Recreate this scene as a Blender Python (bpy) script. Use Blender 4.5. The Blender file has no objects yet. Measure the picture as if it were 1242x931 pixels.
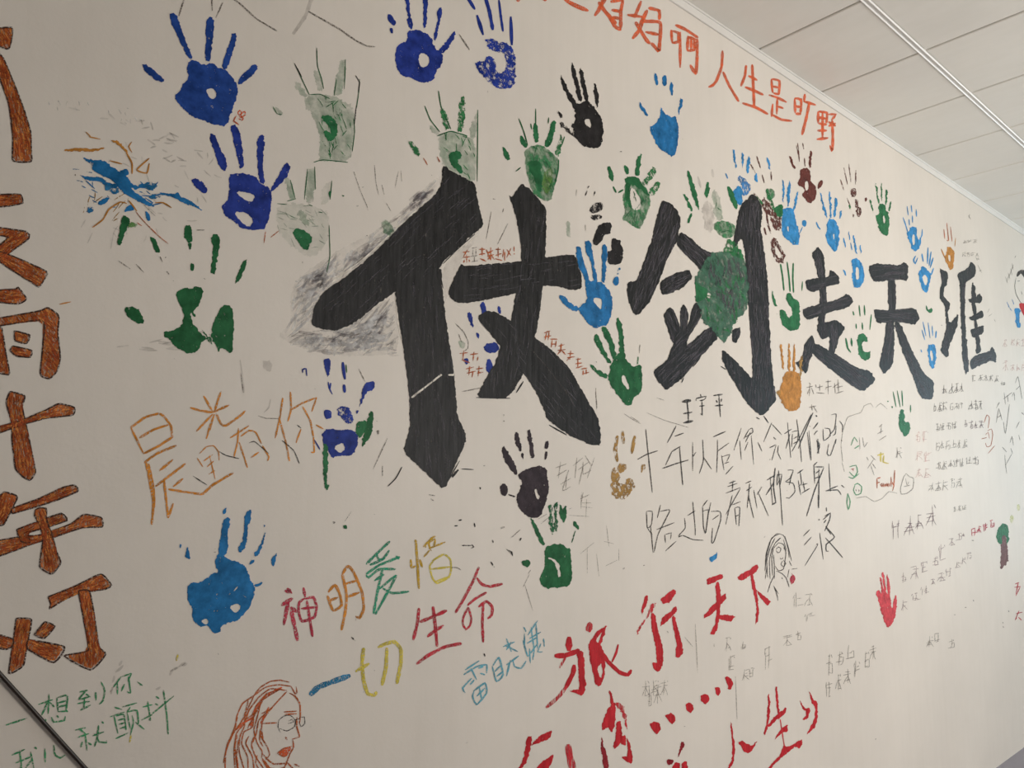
import bpy, bmesh, math, random
from mathutils import Vector, Matrix, noise
from mathutils.geometry import tessellate_polygon

scene = bpy.context.scene
COL = scene.collection
# ---------------- camera ----------------
U = 1.4                                    # metres per fitted unit
FPX, YAW, PITCH, ROLL = 901.6, -0.8650, 0.1199, 0.0057
CAM = Vector((0.8856*U, 0.0, 0.9117*U))
CEIL = CAM.z + 1.0*U
def cam_axes():
    cy, sy, cp, sp, cr, sr = math.cos(YAW), math.sin(YAW), math.cos(PITCH), math.sin(PITCH), math.cos(ROLL), math.sin(ROLL)
    f = Vector((sy*cp, cy*cp, sp)); r = Vector((cy, -sy, 0)); u = r.cross(f)
    return r*cr+u*sr, u*cr-r*sr, f
RX, UP, FW = cam_axes()
cd = bpy.data.cameras.new('camera'); cam = bpy.data.objects.new('camera', cd); COL.objects.link(cam)
M3 = Matrix((RX, UP, -FW)).transposed()
cam.matrix_world = Matrix.Translation(CAM) @ M3.to_4x4()
cd.sensor_fit = 'HORIZONTAL'; cd.sensor_width = 36; cd.lens = 36*FPX/1242; cd.clip_start = .02
scene.camera = cam
# ---------------- world, lights, exposure ----------------
w = bpy.data.worlds.new('sky'); scene.world = w; w.use_nodes = True
bg = w.node_tree.nodes['Background']; bg.inputs[0].default_value = (.80, .88, 1, 1); bg.inputs[1].default_value = 1.0
def area(name, loc, size, sizey, power, color, direction):
    l = bpy.data.lights.new(name, 'AREA'); l.shape = 'RECTANGLE'; l.size = size; l.size_y = sizey; l.energy = power; l.color = color
    o = bpy.data.objects.new(name, l); COL.objects.link(o); o.location = loc
    o.rotation_euler = Vector(direction).to_track_quat('-Z', 'Z').to_euler(); return o
RW, Y0, Y1 = 3.4, -2.2, 7.2                # room: wall at x=0, opposite at x=RW
area('window_daylight', (RW/2+.2, Y1-.12, 1.45), 2.4, 1.9, 36, (.60, .88, 1), (0, -1, .5))
area('side_fill_light', (RW-.12, 2.75, 1.5), 2.0, 1.5, 79, (1, .94, .86), (-1, .12, .6))  # added warm fill for the wall, no source known on this side
scene.view_settings.view_transform = 'Standard'; scene.view_settings.look = 'None'
scene.view_settings.exposure = 0.0; scene.view_settings.gamma = 1.0; scene.view_settings.use_curve_mapping = False

# ---------------- materials ----------------
def lin(h):
    h = h.lstrip('#'); c = [int(h[i:i+2], 16)/255 for i in (0, 2, 4)]
    return tuple(x/12.92 if x <= .04045 else ((x+.055)/1.055)**2.4 for x in c)+(1,)
def N(nt, t, **kw):
    n = nt.nodes.new(t)
    for k, v in kw.items(): setattr(n, k, v)
    return n
def base_mat(name):
    m = bpy.data.materials.new(name); m.use_nodes = True; nt = m.node_tree
    return m, nt, nt.nodes['Principled BSDF'], nt.nodes['Material Output']
def noise_node(nt, vec, scale, detail=4, rough=.6):
    n = N(nt, 'ShaderNodeTexNoise'); n.inputs['Scale'].default_value = scale; n.inputs['Detail'].default_value = detail; n.inputs['Roughness'].default_value = rough
    nt.links.new(vec, n.inputs['Vector']); return n
def mapping(nt, sc, rot=(0, 0, 0)):
    g = N(nt, 'ShaderNodeNewGeometry'); mp = N(nt, 'ShaderNodeMapping'); mp.inputs['Scale'].default_value = sc; mp.inputs['Rotation'].default_value = rot
    nt.links.new(g.outputs['Position'], mp.inputs['Vector']); return mp.outputs[0]
def ramp(nt, fac, stops):
    r = N(nt, 'ShaderNodeValToRGB'); e = r.color_ramp.elements
    e[0].position, e[0].color = stops[0]; e[1].position, e[1].color = stops[-1]
    for p, c in stops[1:-1]:
        k = e.new(p); k.color = c
    nt.links.new(fac, r.inputs[0]); return r.outputs[0]
def paint_mat(name, hexa, kind='paint', var=.42, sc=(1, 1, 1), rot=0.0, cover=None, rough=.5, g=None):
    m, nt, p, out = base_mat(name); c = lin(hexa); L = nt.links.new
    v = mapping(nt, sc, (rot, 0, 0))
    n1 = noise_node(nt, v, 38, 5, .65)
    lo = tuple(x*(1-var) for x in c[:3])+(1,); hi = tuple(min(1, x*(1+var)+.012*var*4) for x in c[:3])+(1,)
    L(ramp(nt, n1.outputs[0], [(.3, lo), (.7, hi)]), p.inputs['Base Color'])
    p.inputs['Roughness'].default_value = rough
    p.inputs['Specular IOR Level'].default_value = .13
    g0 = g; g = {'paint': (None, 0, 0), 'dry': (75, .43, .50), 'wash': (48, .22, .80), 'crayon': (420, .38, .52), 'pencil': (500, .36, .60)}[kind]
    b = N(nt, 'ShaderNodeBump'); b.inputs['Strength'].default_value = .25; b.inputs['Distance'].default_value = .001
    L(n1.outputs[0], b.inputs['Height']); L(b.outputs[0], p.inputs['Normal'])
    if kind == 'paint': g = (95, .33, .36)
    if g0: g = (g[0],)+g0
    n2 = noise_node(nt, v, g[0], *((8, .78) if kind == 'dry' else (6, .72) if kind == 'paint' else (4, .65)))
    mx = 1.0 if cover is None else cover
    mn = 0.0
    if kind == 'crayon': mn = .12
    L(ramp(nt, n2.outputs[0], [(g[1], (mn,)*3+(1,)), (g[2], (mx,)*3+(1,))]), p.inputs['Alpha'])
    return m
D = {}
def pm(name, *a, **k): D[name] = paint_mat(name, *a, **k)
pm('navy_paint', '#053a88'); pm('royal_paint', '#072a84'); pm('royal_dry', '#0c3090', 'dry'); pm('azure_paint', '#0668a2'); pm('azure_dry', '#1c6c9c', 'dry')
pm('light_blue_paint', '#2a82bc'); pm('light_blue_dry', '#3a7cb8', 'dry'); pm('blue_over', '#1c2c70', 'wash', cover=.45)
pm('dgreen_paint', '#075a2e'); pm('dgreen_dry', '#0e5c34', 'dry'); pm('green_paint', '#17663a'); pm('green_dry', '#22733f', 'dry', cover=.9); pm('green_wash', '#348052', 'wash', cover=.55)
pm('faint_green', '#7f9c80', 'wash', cover=.22); pm('green_blot', '#3a6650', 'wash', cover=.88, g=(.1, .5)); pm('light_green_paint', '#5d8a4c', 'dry'); pm('lime_paint', '#6f9638', 'wash', cover=.7); pm('lime_dry', '#cfd860', 'wash', cover=.6)
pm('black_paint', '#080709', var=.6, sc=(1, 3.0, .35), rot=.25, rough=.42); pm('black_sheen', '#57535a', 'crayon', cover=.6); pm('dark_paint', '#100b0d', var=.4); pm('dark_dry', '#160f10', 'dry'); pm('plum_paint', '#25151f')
pm('maroon_paint', '#5c231a'); pm('maroon_dry', '#552820', 'dry'); pm('ochre_paint', '#b57a2e'); pm('ochre_dry', '#a07a3c', 'dry')
pm('red_paint', '#ba1e28', var=.3, sc=(1, 2.5, .5)); pm('red_dry', '#c22c35', 'dry', sc=(1, 3, .4)); pm('darkred_paint', '#8c1722'); pm('rosered_paint', '#c8434c'); pm('trunk_paint', '#6a4440')
pm('orange_crayon', '#dc5c2c', 'crayon'); pm('amber_crayon', '#d08420', 'crayon'); pm('rust_crayon', '#b0561e', 'crayon'); pm('rose_crayon', '#b82f48', 'crayon'); pm('red_crayon', '#bb1f34', 'crayon')
pm('green_crayon', '#3a8f5e', 'crayon'); pm('teal_crayon', '#1d9370', 'crayon'); pm('yellow_crayon', '#d2c046', 'crayon'); pm('mustard_crayon', '#c09a1c', 'crayon'); pm('azure_crayon', '#1f7ba6', 'crayon'); pm('paleblue_crayon', '#5aa4b8', 'crayon')
pm('black_crayon', '#1c1614', 'crayon', cover=1); pm('brown_crayon', '#b25c22', 'crayon', var=.45, sc=(1, 1, .3), rot=.3, cover=.92); pm('brown_base', '#c08a48', 'wash', cover=.6); pm('brown_edge', '#3a2118', 'crayon')
pm('pencil', '#4f4238', 'pencil', cover=.85); pm('faint_pencil', '#7b7368', 'pencil', cover=.7); pm('purple_pencil', '#6a4452', 'pencil', cover=.8); pm('faint_purple', '#8b6c76', 'pencil', cover=.7); pm('faint_red', '#cf8078', 'pencil', cover=.5); pm('pen_line', '#1f1815', 'crayon', cover=1); pm('green_film', '#2f7a4a', 'wash', cover=.9, g=(.22, .62))
pm('grey_wash', '#6f6660', 'wash', cover=.35); pm('grey_scrub', '#827a7e', 'wash', cover=.42); pm('white_scrub', '#e2dcd8', 'wash', cover=.62); pm('hatch_brown', '#963f14', 'crayon'); pm('hatch_orange', '#cc8440', 'crayon')
pm('white_under', '#dcd5cf', 'wash', cover=.35); pm('grey_line', '#857e80', 'pencil', cover=.5); pm('bare_wall', '#ddd3c8')

def wall_mat(name, hexa, rough=.55, bump=.35):
    m, nt, p, out = base_mat(name); L = nt.links.new; c = lin(hexa)
    v = mapping(nt, (1, 1, 1)); vs = mapping(nt, (1, 5, .35))
    a = noise_node(nt, v, 2.2, 5, .6); s = noise_node(nt, vs, 6, 4, .6); f = noise_node(nt, v, 160, 3, .6); k = noise_node(nt, v, 26, 4, .6)
    mix = N(nt, 'ShaderNodeMix', data_type='RGBA', blend_type='MULTIPLY'); mix.inputs['Factor'].default_value = 1
    L(ramp(nt, a.outputs[0], [(.35, tuple(x*.93 for x in c[:3])+(1,)), (.65, c)]), mix.inputs[6])
    L(ramp(nt, s.outputs[0], [(.3, (.98, .978, .972, 1)), (.6, (1, 1, 1, 1))]), mix.inputs[7])
    L(mix.outputs[2], p.inputs['Base Color']); p.inputs['Roughness'].default_value = rough
    ad = N(nt, 'ShaderNodeMath', operation='MULTIPLY_ADD'); ad.inputs[1].default_value = 2.2
    L(k.outputs[0], ad.inputs[0]); L(f.outputs[0], ad.inputs[2])
    b = N(nt, 'ShaderNodeBump'); b.inputs['Strength'].default_value = bump; b.inputs['Distance'].default_value = .0012
    L(ad.outputs[0], b.inputs['Height']); L(b.outputs[0], p.inputs['Normal']); return m
WALL = wall_mat('wall_plaster', '#e2dad0', .55, .14); PANEL = wall_mat('ceiling_panel_white', '#e8e4dc', .35, .04); METAL = wall_mat('white_metal', '#e4e0da', .3, .02)
BEAD = wall_mat('lit_white_bead', '#fbf8f4', .25, .01); TAN = wall_mat('tan_absorber', '#86694c', .6, .1); FLOOR = wall_mat('grey_floor', '#8d8892', .4, .1); CABLE = wall_mat('cable_black', '#2c2018', .45, .05); FRAME = wall_mat('window_frame_white', '#e6e6e4', .4, .02)

# ---------------- helpers ----------------
def link(name, me, mat, parent=None, kind=None):
    if mat: me.materials.append(mat)
    o = bpy.data.objects.new(name, me); COL.objects.link(o)
    if parent: o.parent = parent
    if kind: o['kind'] = kind
    return o
def box_mesh(name, a, b, bev=0):
    bm = bmesh.new(); bmesh.ops.create_cube(bm, size=1)
    for v in bm.verts: v.co = Vector([(a[i]+b[i])/2+(b[i]-a[i])*v.co[i] for i in range(3)])
    if bev: bmesh.ops.bevel(bm, geom=bm.edges[:], offset=bev, segments=1, affect='EDGES')
    me = bpy.data.meshes.new(name); bm.to_mesh(me); bm.free(); return me
def box(name, a, b, mat, parent=None, kind=None, bev=0): return link(name, box_mesh(name, a, b, bev), mat, parent, kind)
def empty(name, loc=(0, 0, 0)):
    o = bpy.data.objects.new(name, None); COL.objects.link(o); o.location = loc; o.empty_display_size = .05; return o

# ---------------- setting ----------------
box('wall_left', (-.15, Y0-.15, 0), (0, Y1+.15, CEIL+.12), WALL, kind='structure')

wr = empty('wall_right'); wr['kind'] = 'structure'
for a, b in (((RW, Y0-.15, 0), (RW+.15, 1.6, CEIL+.12)), ((RW, 4.0, 0), (RW+.15, Y1+.15, CEIL+.12)), ((RW, 1.6, 0), (RW+.15, 4.0, .7)), ((RW, 1.6, 2.3), (RW+.15, 4.0, CEIL+.12))):
    box('wall_section', a, b, WALL, wr)
box('wall_back', (0, Y0-.15, 0), (RW, Y0, CEIL+.12), TAN, kind='structure')  # unseen wall, tan chosen to absorb bounce and darken the left
we = empty('wall_front'); we['kind'] = 'structure'
for a, b in (((0, Y1, 0), (.6, Y1+.15, CEIL+.12)), ((3.2, Y1, 0), (RW, Y1+.15, CEIL+.12)), ((.6, Y1, 0), (3.2, Y1+.15, .45)), ((.6, Y1, 2.45), (3.2, Y1+.15, CEIL+.12))):
    box('wall_section', a, b, WALL, we)
box('floor', (-.15, Y0-.15, -.12), (RW+.15, Y1+.15, 0), FLOOR, kind='structure')
def window(name, a, b, axis):
    e = empty(name); e['kind'] = 'structure'
    w_ = .05
    def bar(p, q): box('frame_bar', p, q, FRAME, e, bev=.004)
    if axis == 'y':
        x0, x1, y, z0, z1 = a[0], b[0], a[1], a[2], b[2]
        for z in (z0, z1-w_): bar((x0, y, z), (x1, y+.06, z+w_))
        for x in (x0, (x0+x1)/2-w_/2, x1-w_): bar((x, y, z0+w_), (x+w_, y+.06, z1-w_))
    else:
        x, y0, y1, z0, z1 = a[0], a[1], b[1], a[2], b[2]
        for z in (z0, z1-w_): bar((x, y0, z), (x+.06, y1, z+w_))
        for y in (y0, (y0+y1)/2-w_/2, y1-w_): bar((x, y, z0+w_), (x+.06, y+w_, z1-w_))
window('window_1', (.6, Y1+.04, .45), (3.2, Y1+.04, 2.45), 'y')
window('fill_window', (RW+.04, 1.6, .7), (RW+.04, 4.0, 2.3), 'x')  # unseen opening, added to go with the side fill
# suspended ceiling: clipped panels between runners
ceil = empty('ceiling', (0, 0, CEIL)); ceil['kind'] = 'structure'
A, B, YJ = .3005*U, .2524*U, 1.5148*U
slab = box('ceiling_slab', (-.15, Y0-.15, .035), (RW+.15, Y1+.15, .12), METAL, ceil)
cols = [(0.0, B)]; x = B
while x < RW-.01: cols.append((x, min(RW, x+1.2))); x += 1.2
TW = .0098; g = .0034
proto = {}
j0 = int(math.floor((Y0-YJ)/A)); j1 = int(math.ceil((Y1-YJ)/A))
for (xa, xb) in cols:
    pa, pb = xa+(TW if xa > 0 else .004), xb-(TW if xb < RW else 0)
    for j in range(j0, j1):
        ya, yb = max(Y0, YJ+A*j)+g, min(Y1, YJ+A*(j+1))-g
        if yb-ya < .02: continue
        key = (round(pb-pa, 3), round(yb-ya, 3))
        if key not in proto: proto[key] = box_mesh('ceiling_panel', (0, 0, 0), (pb-pa, yb-ya, .03), .003)
        me = proto[key]
        o = link('ceiling_panel', me, PANEL if not me.materials else None, ceil); o.location = (pa, ya, 0)
for (xa, xb) in cols[1:]:
    for s in (-1, 1):
        box('runner_flange', (xa+s*TW*.75-.0025, Y0, -.004), (xa+s*TW*.75+.0025, Y1, .03), BEAD, ceil, bev=.0018)  # whiter than the web, lit bevel edges put into the colour
    box('runner_web', (xa-.0045, Y0, .0015), (xa+.0045, Y1, .03), METAL, ceil)
t = empty('trim_1', (0, 0, CEIL)); t['kind'] = 'structure'
box('trim_strip', (0, Y0, -.030), (.003, Y1, .002), METAL, t, bev=.001)
box('trim_lip', (0, Y0, -.032), (.006, Y1, -.028), METAL, t, bev=.001)
box('trim_edge', (0, Y0, -.005), (.007, Y1, .002), METAL, t, bev=.001)

# ---------------- paint on the wall ----------------
def at(px, py):                            # a spot of the photograph -> (y, z) on the wall plane x = 0
    d = FW*FPX+RX*(px-621)+UP*(465.5-py); k = -CAM.x/d.x
    return (CAM.y+d.y*k, CAM.z+d.z*k)
ORG = [0, 0, 1.0]; CUR = {}; RND = random.Random(7)
def O(x, y, s): ORG[:] = [x, y, s]
def pts(s): return [(ORG[0]+float(a)/ORG[2], ORG[1]+float(b)/ORG[2]) for a, b in (q.split(',') for q in s.split())]
def th(name, label, cat, group=None, L=2):
    flush(); CUR.update(name=name, label=label, cat=cat, group=group, L=L, parts=[])
def chaikin(p, k, it, closed=True):
    for _ in range(it):
        q = []; n = len(p)
        for i in range(n if closed else n-1):
            a, b = p[i], p[(i+1) % n]
            q += [(a[0]*(1-k)+b[0]*k, a[1]*(1-k)+b[1]*k), (a[0]*k+b[0]*(1-k), a[1]*k+b[1]*(1-k))]
        p = q if closed else [p[0]]+q[1:-1]+[p[-1]]
    return p
def ragged(p, step, amp):
    out = []; n = len(p)
    for i in range(n):
        a, b = p[i], p[(i+1) % n]; d = math.hypot(b[0]-a[0], b[1]-a[1]); m = max(1, int(d/step))
        for k in range(m):
            t_ = k/m; x_, y_ = a[0]+(b[0]-a[0])*t_, a[1]+(b[1]-a[1])*t_
            nv = noise.noise_vector(Vector((x_*.8, y_*.8, 3.1)))*.9+noise.noise_vector(Vector((x_*.25, y_*.25, 8.1)))*1.1
            out.append((x_+nv.x*amp, y_+nv.y*amp))
    return out
RAG = {'scrub': 5, 'paint': .9, 'crayon': .35, 'dry': 1.3, 'wash': 1.6, 'blot': 1.6, 'wall': .3, 'over': 1.2, 'green': 1.6}
def pg(part, mat, outline, holes=()):
    k = mat.split('_')[-1]; black = mat in ('black_paint', 'red_paint', 'bare_wall', 'brown_base', 'brown_crayon')
    def mk(s, sc=1.0):
        p = chaikin(pts(s) if isinstance(s, str) else s, .14 if black else .22, 1)
        size = max(max(a[0] for a in p)-min(a[0] for a in p), max(a[1] for a in p)-min(a[1] for a in p))
        return ragged(p, 1.15, RAG.get(k, .8)*1.35*min(1, .25+size/30)*sc*(.8 if black else 1))
    CUR['parts'].append(('poly', part, mat, mk(outline), [mk(h, .7) for h in holes]))
    if part == 'palm_print' and mat in ('green_wash', 'green_film', 'faint_green', 'royal_dry'):
        q = pts(outline); ar = abs(sum(q[i-1][0]*q[i][1]-q[i][0]*q[i-1][1] for i in range(len(q))))/2
        hatch('paint_lines', {'green_wash': 'green_dry', 'green_film': 'dgreen_dry', 'faint_green': 'green_wash', 'royal_dry': 'royal_paint'}[mat], q, int(ar/110), 12, 1.1, None, .5)
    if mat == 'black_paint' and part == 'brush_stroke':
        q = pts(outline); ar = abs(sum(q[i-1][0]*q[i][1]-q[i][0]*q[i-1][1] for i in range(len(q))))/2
        if ar > 120: hatch('dry_sheen_streaks', 'black_sheen', q, int(ar/STREAK[0])+1, STREAK[1], 1.1, None, .06)  # dry-brush streaks, with the paint's gloss put into their grey
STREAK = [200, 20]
def catmull(p):
    if len(p) < 3: return p
    out = []
    for i in range(len(p)-1):
        p0 = p[max(0, i-1)]; p1, p2 = p[i], p[i+1]; p3 = p[min(len(p)-1, i+2)]
        d = math.hypot(p2[0]-p1[0], p2[1]-p1[1]); m = max(2, min(8, int(d/3)))
        for k in range(m):
            t_ = k/m; s = .55
            f = lambda a, b, c, e: b+(c-a)*s*.5*2*.5*t_+(2*(a*0)+0)*0+((-(c-a)*s)-( (e-b)*s*.5)+3*(c-b))*t_*t_*1.0+((c-a)*s*.5+(e-b)*s*.5-2*(c-b))*t_**3
            def g_(a, b, c, e):
                m1 = (c-a)*.5*s; m2 = (e-b)*.5*s
                return (2*t_**3-3*t_**2+1)*b+(t_**3-2*t_**2+t_)*m1+(-2*t_**3+3*t_**2)*c+(t_**3-t_**2)*m2
            out.append((g_(p0[0], p1[0], p2[0], p3[0]), g_(p0[1], p1[1], p2[1], p3[1])))
    out.append(p[-1]); return out
JOIN = ('character', 'hair', 'face', 'glasses', 'doodle', 'petals', 'outline', 'writing', 'cloud', 'stroke_outline', 'palm_print', 'lips', 'heart', 'outline_scratch')
def st(part, mat, w, strokes, *jn):
    rib = []
    if mat.endswith('crayon') and part == 'character': w *= 1.22
    if mat == 'rust_crayon' and part in ('hair', 'face'): w *= 1.2
    for s in strokes.split('/'):
        p = pts(s)
        if len(p) < 2: continue
        c = catmull(p); n = len(c); hw = w/ORG[2]*.5; L_, R_ = [], []
        if n == 2:
            c = [(c[0][0]+(c[1][0]-c[0][0])*q/5, c[0][1]+(c[1][1]-c[0][1])*q/5) for q in range(6)]; n = 6
        for i in range(n):
            a, b = c[max(0, i-1)], c[min(n-1, i+1)]; dx, dy = b[0]-a[0], b[1]-a[1]; d = math.hypot(dx, dy) or 1
            e = min(i, n-1-i); f = (.45 if e == 0 else .85 if e == 1 else 1)*(1+RND.uniform(-.16, .16))
            L_.append((c[i][0]-dy/d*hw*f, c[i][1]+dx/d*hw*f)); R_.append((c[i][0]+dy/d*hw*f, c[i][1]-dx/d*hw*f))
        rib.append((L_, R_))
    if part in JOIN or jn or len(rib) < 2: CUR['parts'].append(('rib', part, mat, rib, bool(jn)))
    else:
        for r_ in rib: CUR['parts'].append(('rib', part, mat, [r_], False))
def inside(p, q):
    r = False; n = len(q)
    for i in range(n):
        a, b = q[i], q[i-1]
        if (a[1] > p[1]) != (b[1] > p[1]) and p[0] < (b[0]-a[0])*(p[1]-a[1])/(b[1]-a[1])+a[0]: r = not r
    return r
def hatch(part, mat, poly, n, ln, w, ang=None, jit=.12):
    """short brush or crayon lines laid side by side inside an outline; lengths in photo pixels"""
    q = pts(poly) if isinstance(poly, str) else poly
    cx, cy = sum(a for a, b in q)/len(q), sum(b for a, b in q)/len(q)
    if ang is None:
        sxx = sum((a-cx)**2 for a, b in q); syy = sum((b-cy)**2 for a, b in q); sxy = sum((a-cx)*(b-cy) for a, b in q)
        ang = .5*math.atan2(2*sxy, sxx-syy)
    x0, x1, y0, y1 = min(a for a, b in q), max(a for a, b in q), min(b for a, b in q), max(b for a, b in q)
    t_ = ORG[:]; ORG[:] = [0, 0, 1]; out = []
    for _ in range(n*4):
        if len(out) >= n: break
        c = (RND.uniform(x0, x1), RND.uniform(y0, y1)); a = ang+RND.gauss(0, jit); l = ln*RND.uniform(.5, 1.2)/2
        e = [(c[0]+math.cos(a)*l*k, c[1]+math.sin(a)*l*k) for k in (-1, 1)]
        if inside(c, q) and inside(e[0], q) and inside(e[1], q):
            m = (c[0]+RND.uniform(-.6, .6), c[1]+RND.uniform(-.6, .6))
            out.append('%.2f,%.2f %.2f,%.2f %.2f,%.2f' % (e[0]+m+e[1]))
    if out: st(part, mat, w, '/'.join(out), 'joined')
    ORG[:] = t_
def oc(s):
    """a crayon stroke: filled body with a dark drawn outline"""
    p = pts(s); p2 = p+[p[0]]
    pg('stroke', 'brown_base', list(p)); ar = abs(sum(p[i-1][0]*p[i][1]-p[i][0]*p[i-1][1] for i in range(len(p))))/2
    pg('stroke_fill', 'brown_crayon', list(p)); hatch('crayon_lines', 'hatch_brown', p, int(ar/16)+3, 11, 1.3); hatch('crayon_lines', 'hatch_orange', p, int(ar/30)+2, 9, 1.2)
    t_ = ORG[:]; ORG[:] = [0, 0, 1]
    st('stroke_outline', 'brown_edge', 2.0, ' '.join('%.2f,%.2f' % q for q in p2)); ORG[:] = t_
def flush():
    if not CUR.get('parts'): return
    allp = []
    for q in CUR['parts']:
        if q[0] == 'poly': allp += q[3]
        else:
            for a, b in q[3]: allp += a
    ys = [at(*p) for p in allp]; cy = sum(a for a, b in ys)/len(ys); cz = min(b for a, b in ys)
    root = empty(CUR['name'], (0, cy, cz)); root['label'] = CUR['label']; root['category'] = CUR['cat']
    if CUR['group']: root['group'] = CUR['group']
    parts = CUR['parts']
    if len(parts) > 1 and False: pass
    for i, q in enumerate(parts):
        off = .0002+CUR['L']*.0002+i*.000012
        bm = bmesh.new(); W3 = lambda p, o_=off: Vector((o_, at(*p)[0]-cy, at(*p)[1]-cz))
        if q[0] == 'poly':
            loops = [q[3]]+q[4]; vs = [[W3(p) for p in lp] for lp in loops]
            flat = [bm.verts.new(v) for lp in vs for v in lp]
            for tri in tessellate_polygon(vs):
                try: bm.faces.new([flat[k] for k in tri])
                except ValueError: pass
        else:
            for ri, (a, b) in enumerate(q[3]):
                W3 = lambda p, o_=off+ri*.000002: Vector((o_, at(*p)[0]-cy, at(*p)[1]-cz))
                va = [bm.verts.new(W3(p)) for p in a]; vb = [bm.verts.new(W3(p)) for p in b]
                for k in range(len(va)-1):
                    try: bm.faces.new((va[k], va[k+1], vb[k+1], vb[k]))
                    except ValueError: pass
        bmesh.ops.recalc_face_normals(bm, faces=bm.faces[:])
        for f_ in bm.faces:
            f_.normal_update()
            if f_.normal.x < 0: f_.normal_flip()
        me = bpy.data.meshes.new(q[1]); bm.to_mesh(me); bm.free()
        o = link(q[1], me, D[q[2]], root)
        if q[0] == 'rib' and q[4]: o['kind'] = 'stuff'
    CUR['parts'] = []
# ---------- left edge: column of brown crayon characters ----------
G='brown crayon characters down the left edge'
O(0,0,5)
th('crayon_character','tall brown crayon character fragment cut by the left edge at the top','lettering',G)
oc('-40,175 70,168 74,215 60,285 40,298 -40,260')
oc('-30,300 20,355 70,470 110,570 150,680 185,800 190,930 188,980 80,975 78,840 55,640 15,520 -20,430')
O(0,186,5)
th('crayon_character','brown crayon cross-shaped character above the boxy one at left edge','lettering',G)
oc('-40,252 60,248 125,250 138,300 60,318 -40,322')
oc('-40,445 160,475 175,515 60,600 20,640 -40,660 -40,590 50,510 -40,490',)
oc('0,595 70,620 280,715 270,760 235,810 190,780 60,700 -20,640')
th('crayon_character','brown crayon boxy rain character with two dots inside, left edge','lettering',G)
oc('-40,832 95,822 110,812 160,882 110,912 -40,895')
O(0,372,5)
oc('-40,75 240,25 290,5 355,55 350,160 365,310 345,390 300,435 245,410 260,240 260,85 60,105 -40,120')
oc('-40,120 10,130 35,280 58,405 40,410 -40,380')
oc('85,145 180,172 160,222 92,205'); oc('75,237 192,265 182,305 100,298 62,265')
th('crayon_character','brown crayon plus-shaped character between boxy and year characters, left edge','lettering',G)
oc('62,512 150,540 135,600 152,690 180,820 215,1000 180,1050 140,1030 95,980 75,830 70,700 38,578')
oc('-40,735 120,690 270,630 355,588 450,610 440,655 280,675 150,710 -40,775')
O(0,558,5)
th('crayon_character','brown crayon year character with three crossbars, left edge','lettering',G)
oc('25,190 105,220 60,320 20,390 -40,390 -40,260')
oc('70,292 230,235 380,165 450,150 475,185 360,235 240,275 75,322')
oc('-40,492 110,465 250,450 430,385 510,328 615,348 620,402 500,408 330,465 200,505 -40,590')
oc('100,420 220,375 370,322 405,365 250,415 175,440 180,500 125,490')
oc('212,300 240,288 280,292 282,360 320,470 345,560 368,620 315,688 240,642 262,480 238,380 210,340')
th('crayon_character','brown crayon lamp character with hooked right leg, lowest on left edge','lettering',G)
oc('290,828 450,765 610,690 675,755 640,780 480,805 380,850 300,900 308,870')
O(0,745,5)
oc('475,-145 540,-145 568,-20 600,190 640,240 550,335 392,250 535,215 510,40')
oc('98,22 190,30 165,180 140,310 55,355 75,200'); oc('-40,110 80,150 75,190 38,210 -40,190'); oc('170,150 390,195 325,290 165,205')
oc('272,42 332,70 270,142 210,120')
# green two-line writing
th('green_inscription','green crayon two-line sentence at the lower left corner','lettering')
M='green_crayon'
st('character',M,9,'35,670 165,627')
st('character',M,9,'232,545 320,515/297,480 292,600/292,525 252,612/300,530 330,560/345,505 352,585/345,505 408,490 400,585/352,535 400,522/352,560 402,548/350,588 400,585/275,632 280,645/312,620 325,650 390,640 395,615/345,610 355,625/400,580 412,590')
st('character',M,9,'480,470 532,458/520,462 478,515 545,495/520,480 548,500/512,510 508,575/468,540 545,525/485,580 550,548/580,470 582,520/612,405 635,460 625,520 600,545')
st('character',M,8,'735,375 688,440/712,415 712,485/740,375 800,355/800,355 775,400/778,375 792,475 770,465/755,420 735,465/830,405 865,432')
st('character',M,9,'70,852 152,815/118,820 130,925 105,960/92,900 190,860/185,830 205,930/190,880 155,930/210,800 222,815')
st('character',M,9,'272,810 275,895/325,790 335,850 365,868 395,850')
st('character',M,9,'455,700 520,685/480,690 515,720/470,745 540,720/515,715 528,825/500,770 490,805/535,775 555,790/560,735 630,710/598,670 590,745 572,800/590,740 600,770 645,775 645,760/615,645 628,660')
st('character',M,8,'690,560 740,575/665,620 755,590/690,610 715,720/705,615 750,605 765,700/715,640 750,630/720,665 755,655/725,690 760,680/700,752 780,715/740,560 830,535/790,560 770,590/770,590 790,690/775,590 830,580 840,660/800,610 810,650 790,730/820,650 875,695')
st('character',M,8,'865,560 925,545/895,525 912,640 900,635/855,640 925,605/945,495 965,510/940,540 960,550/900,620 1055,492/990,455 1010,600 1020,725')
st('character','yellow_crayon',9,'795,730 785,775/1080,238 1070,280')
th('wall_smudge','small dark red pencil flecks beside the orange lettering','mark')
st('fleck','pencil',5,'425,292 458,282')
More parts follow.
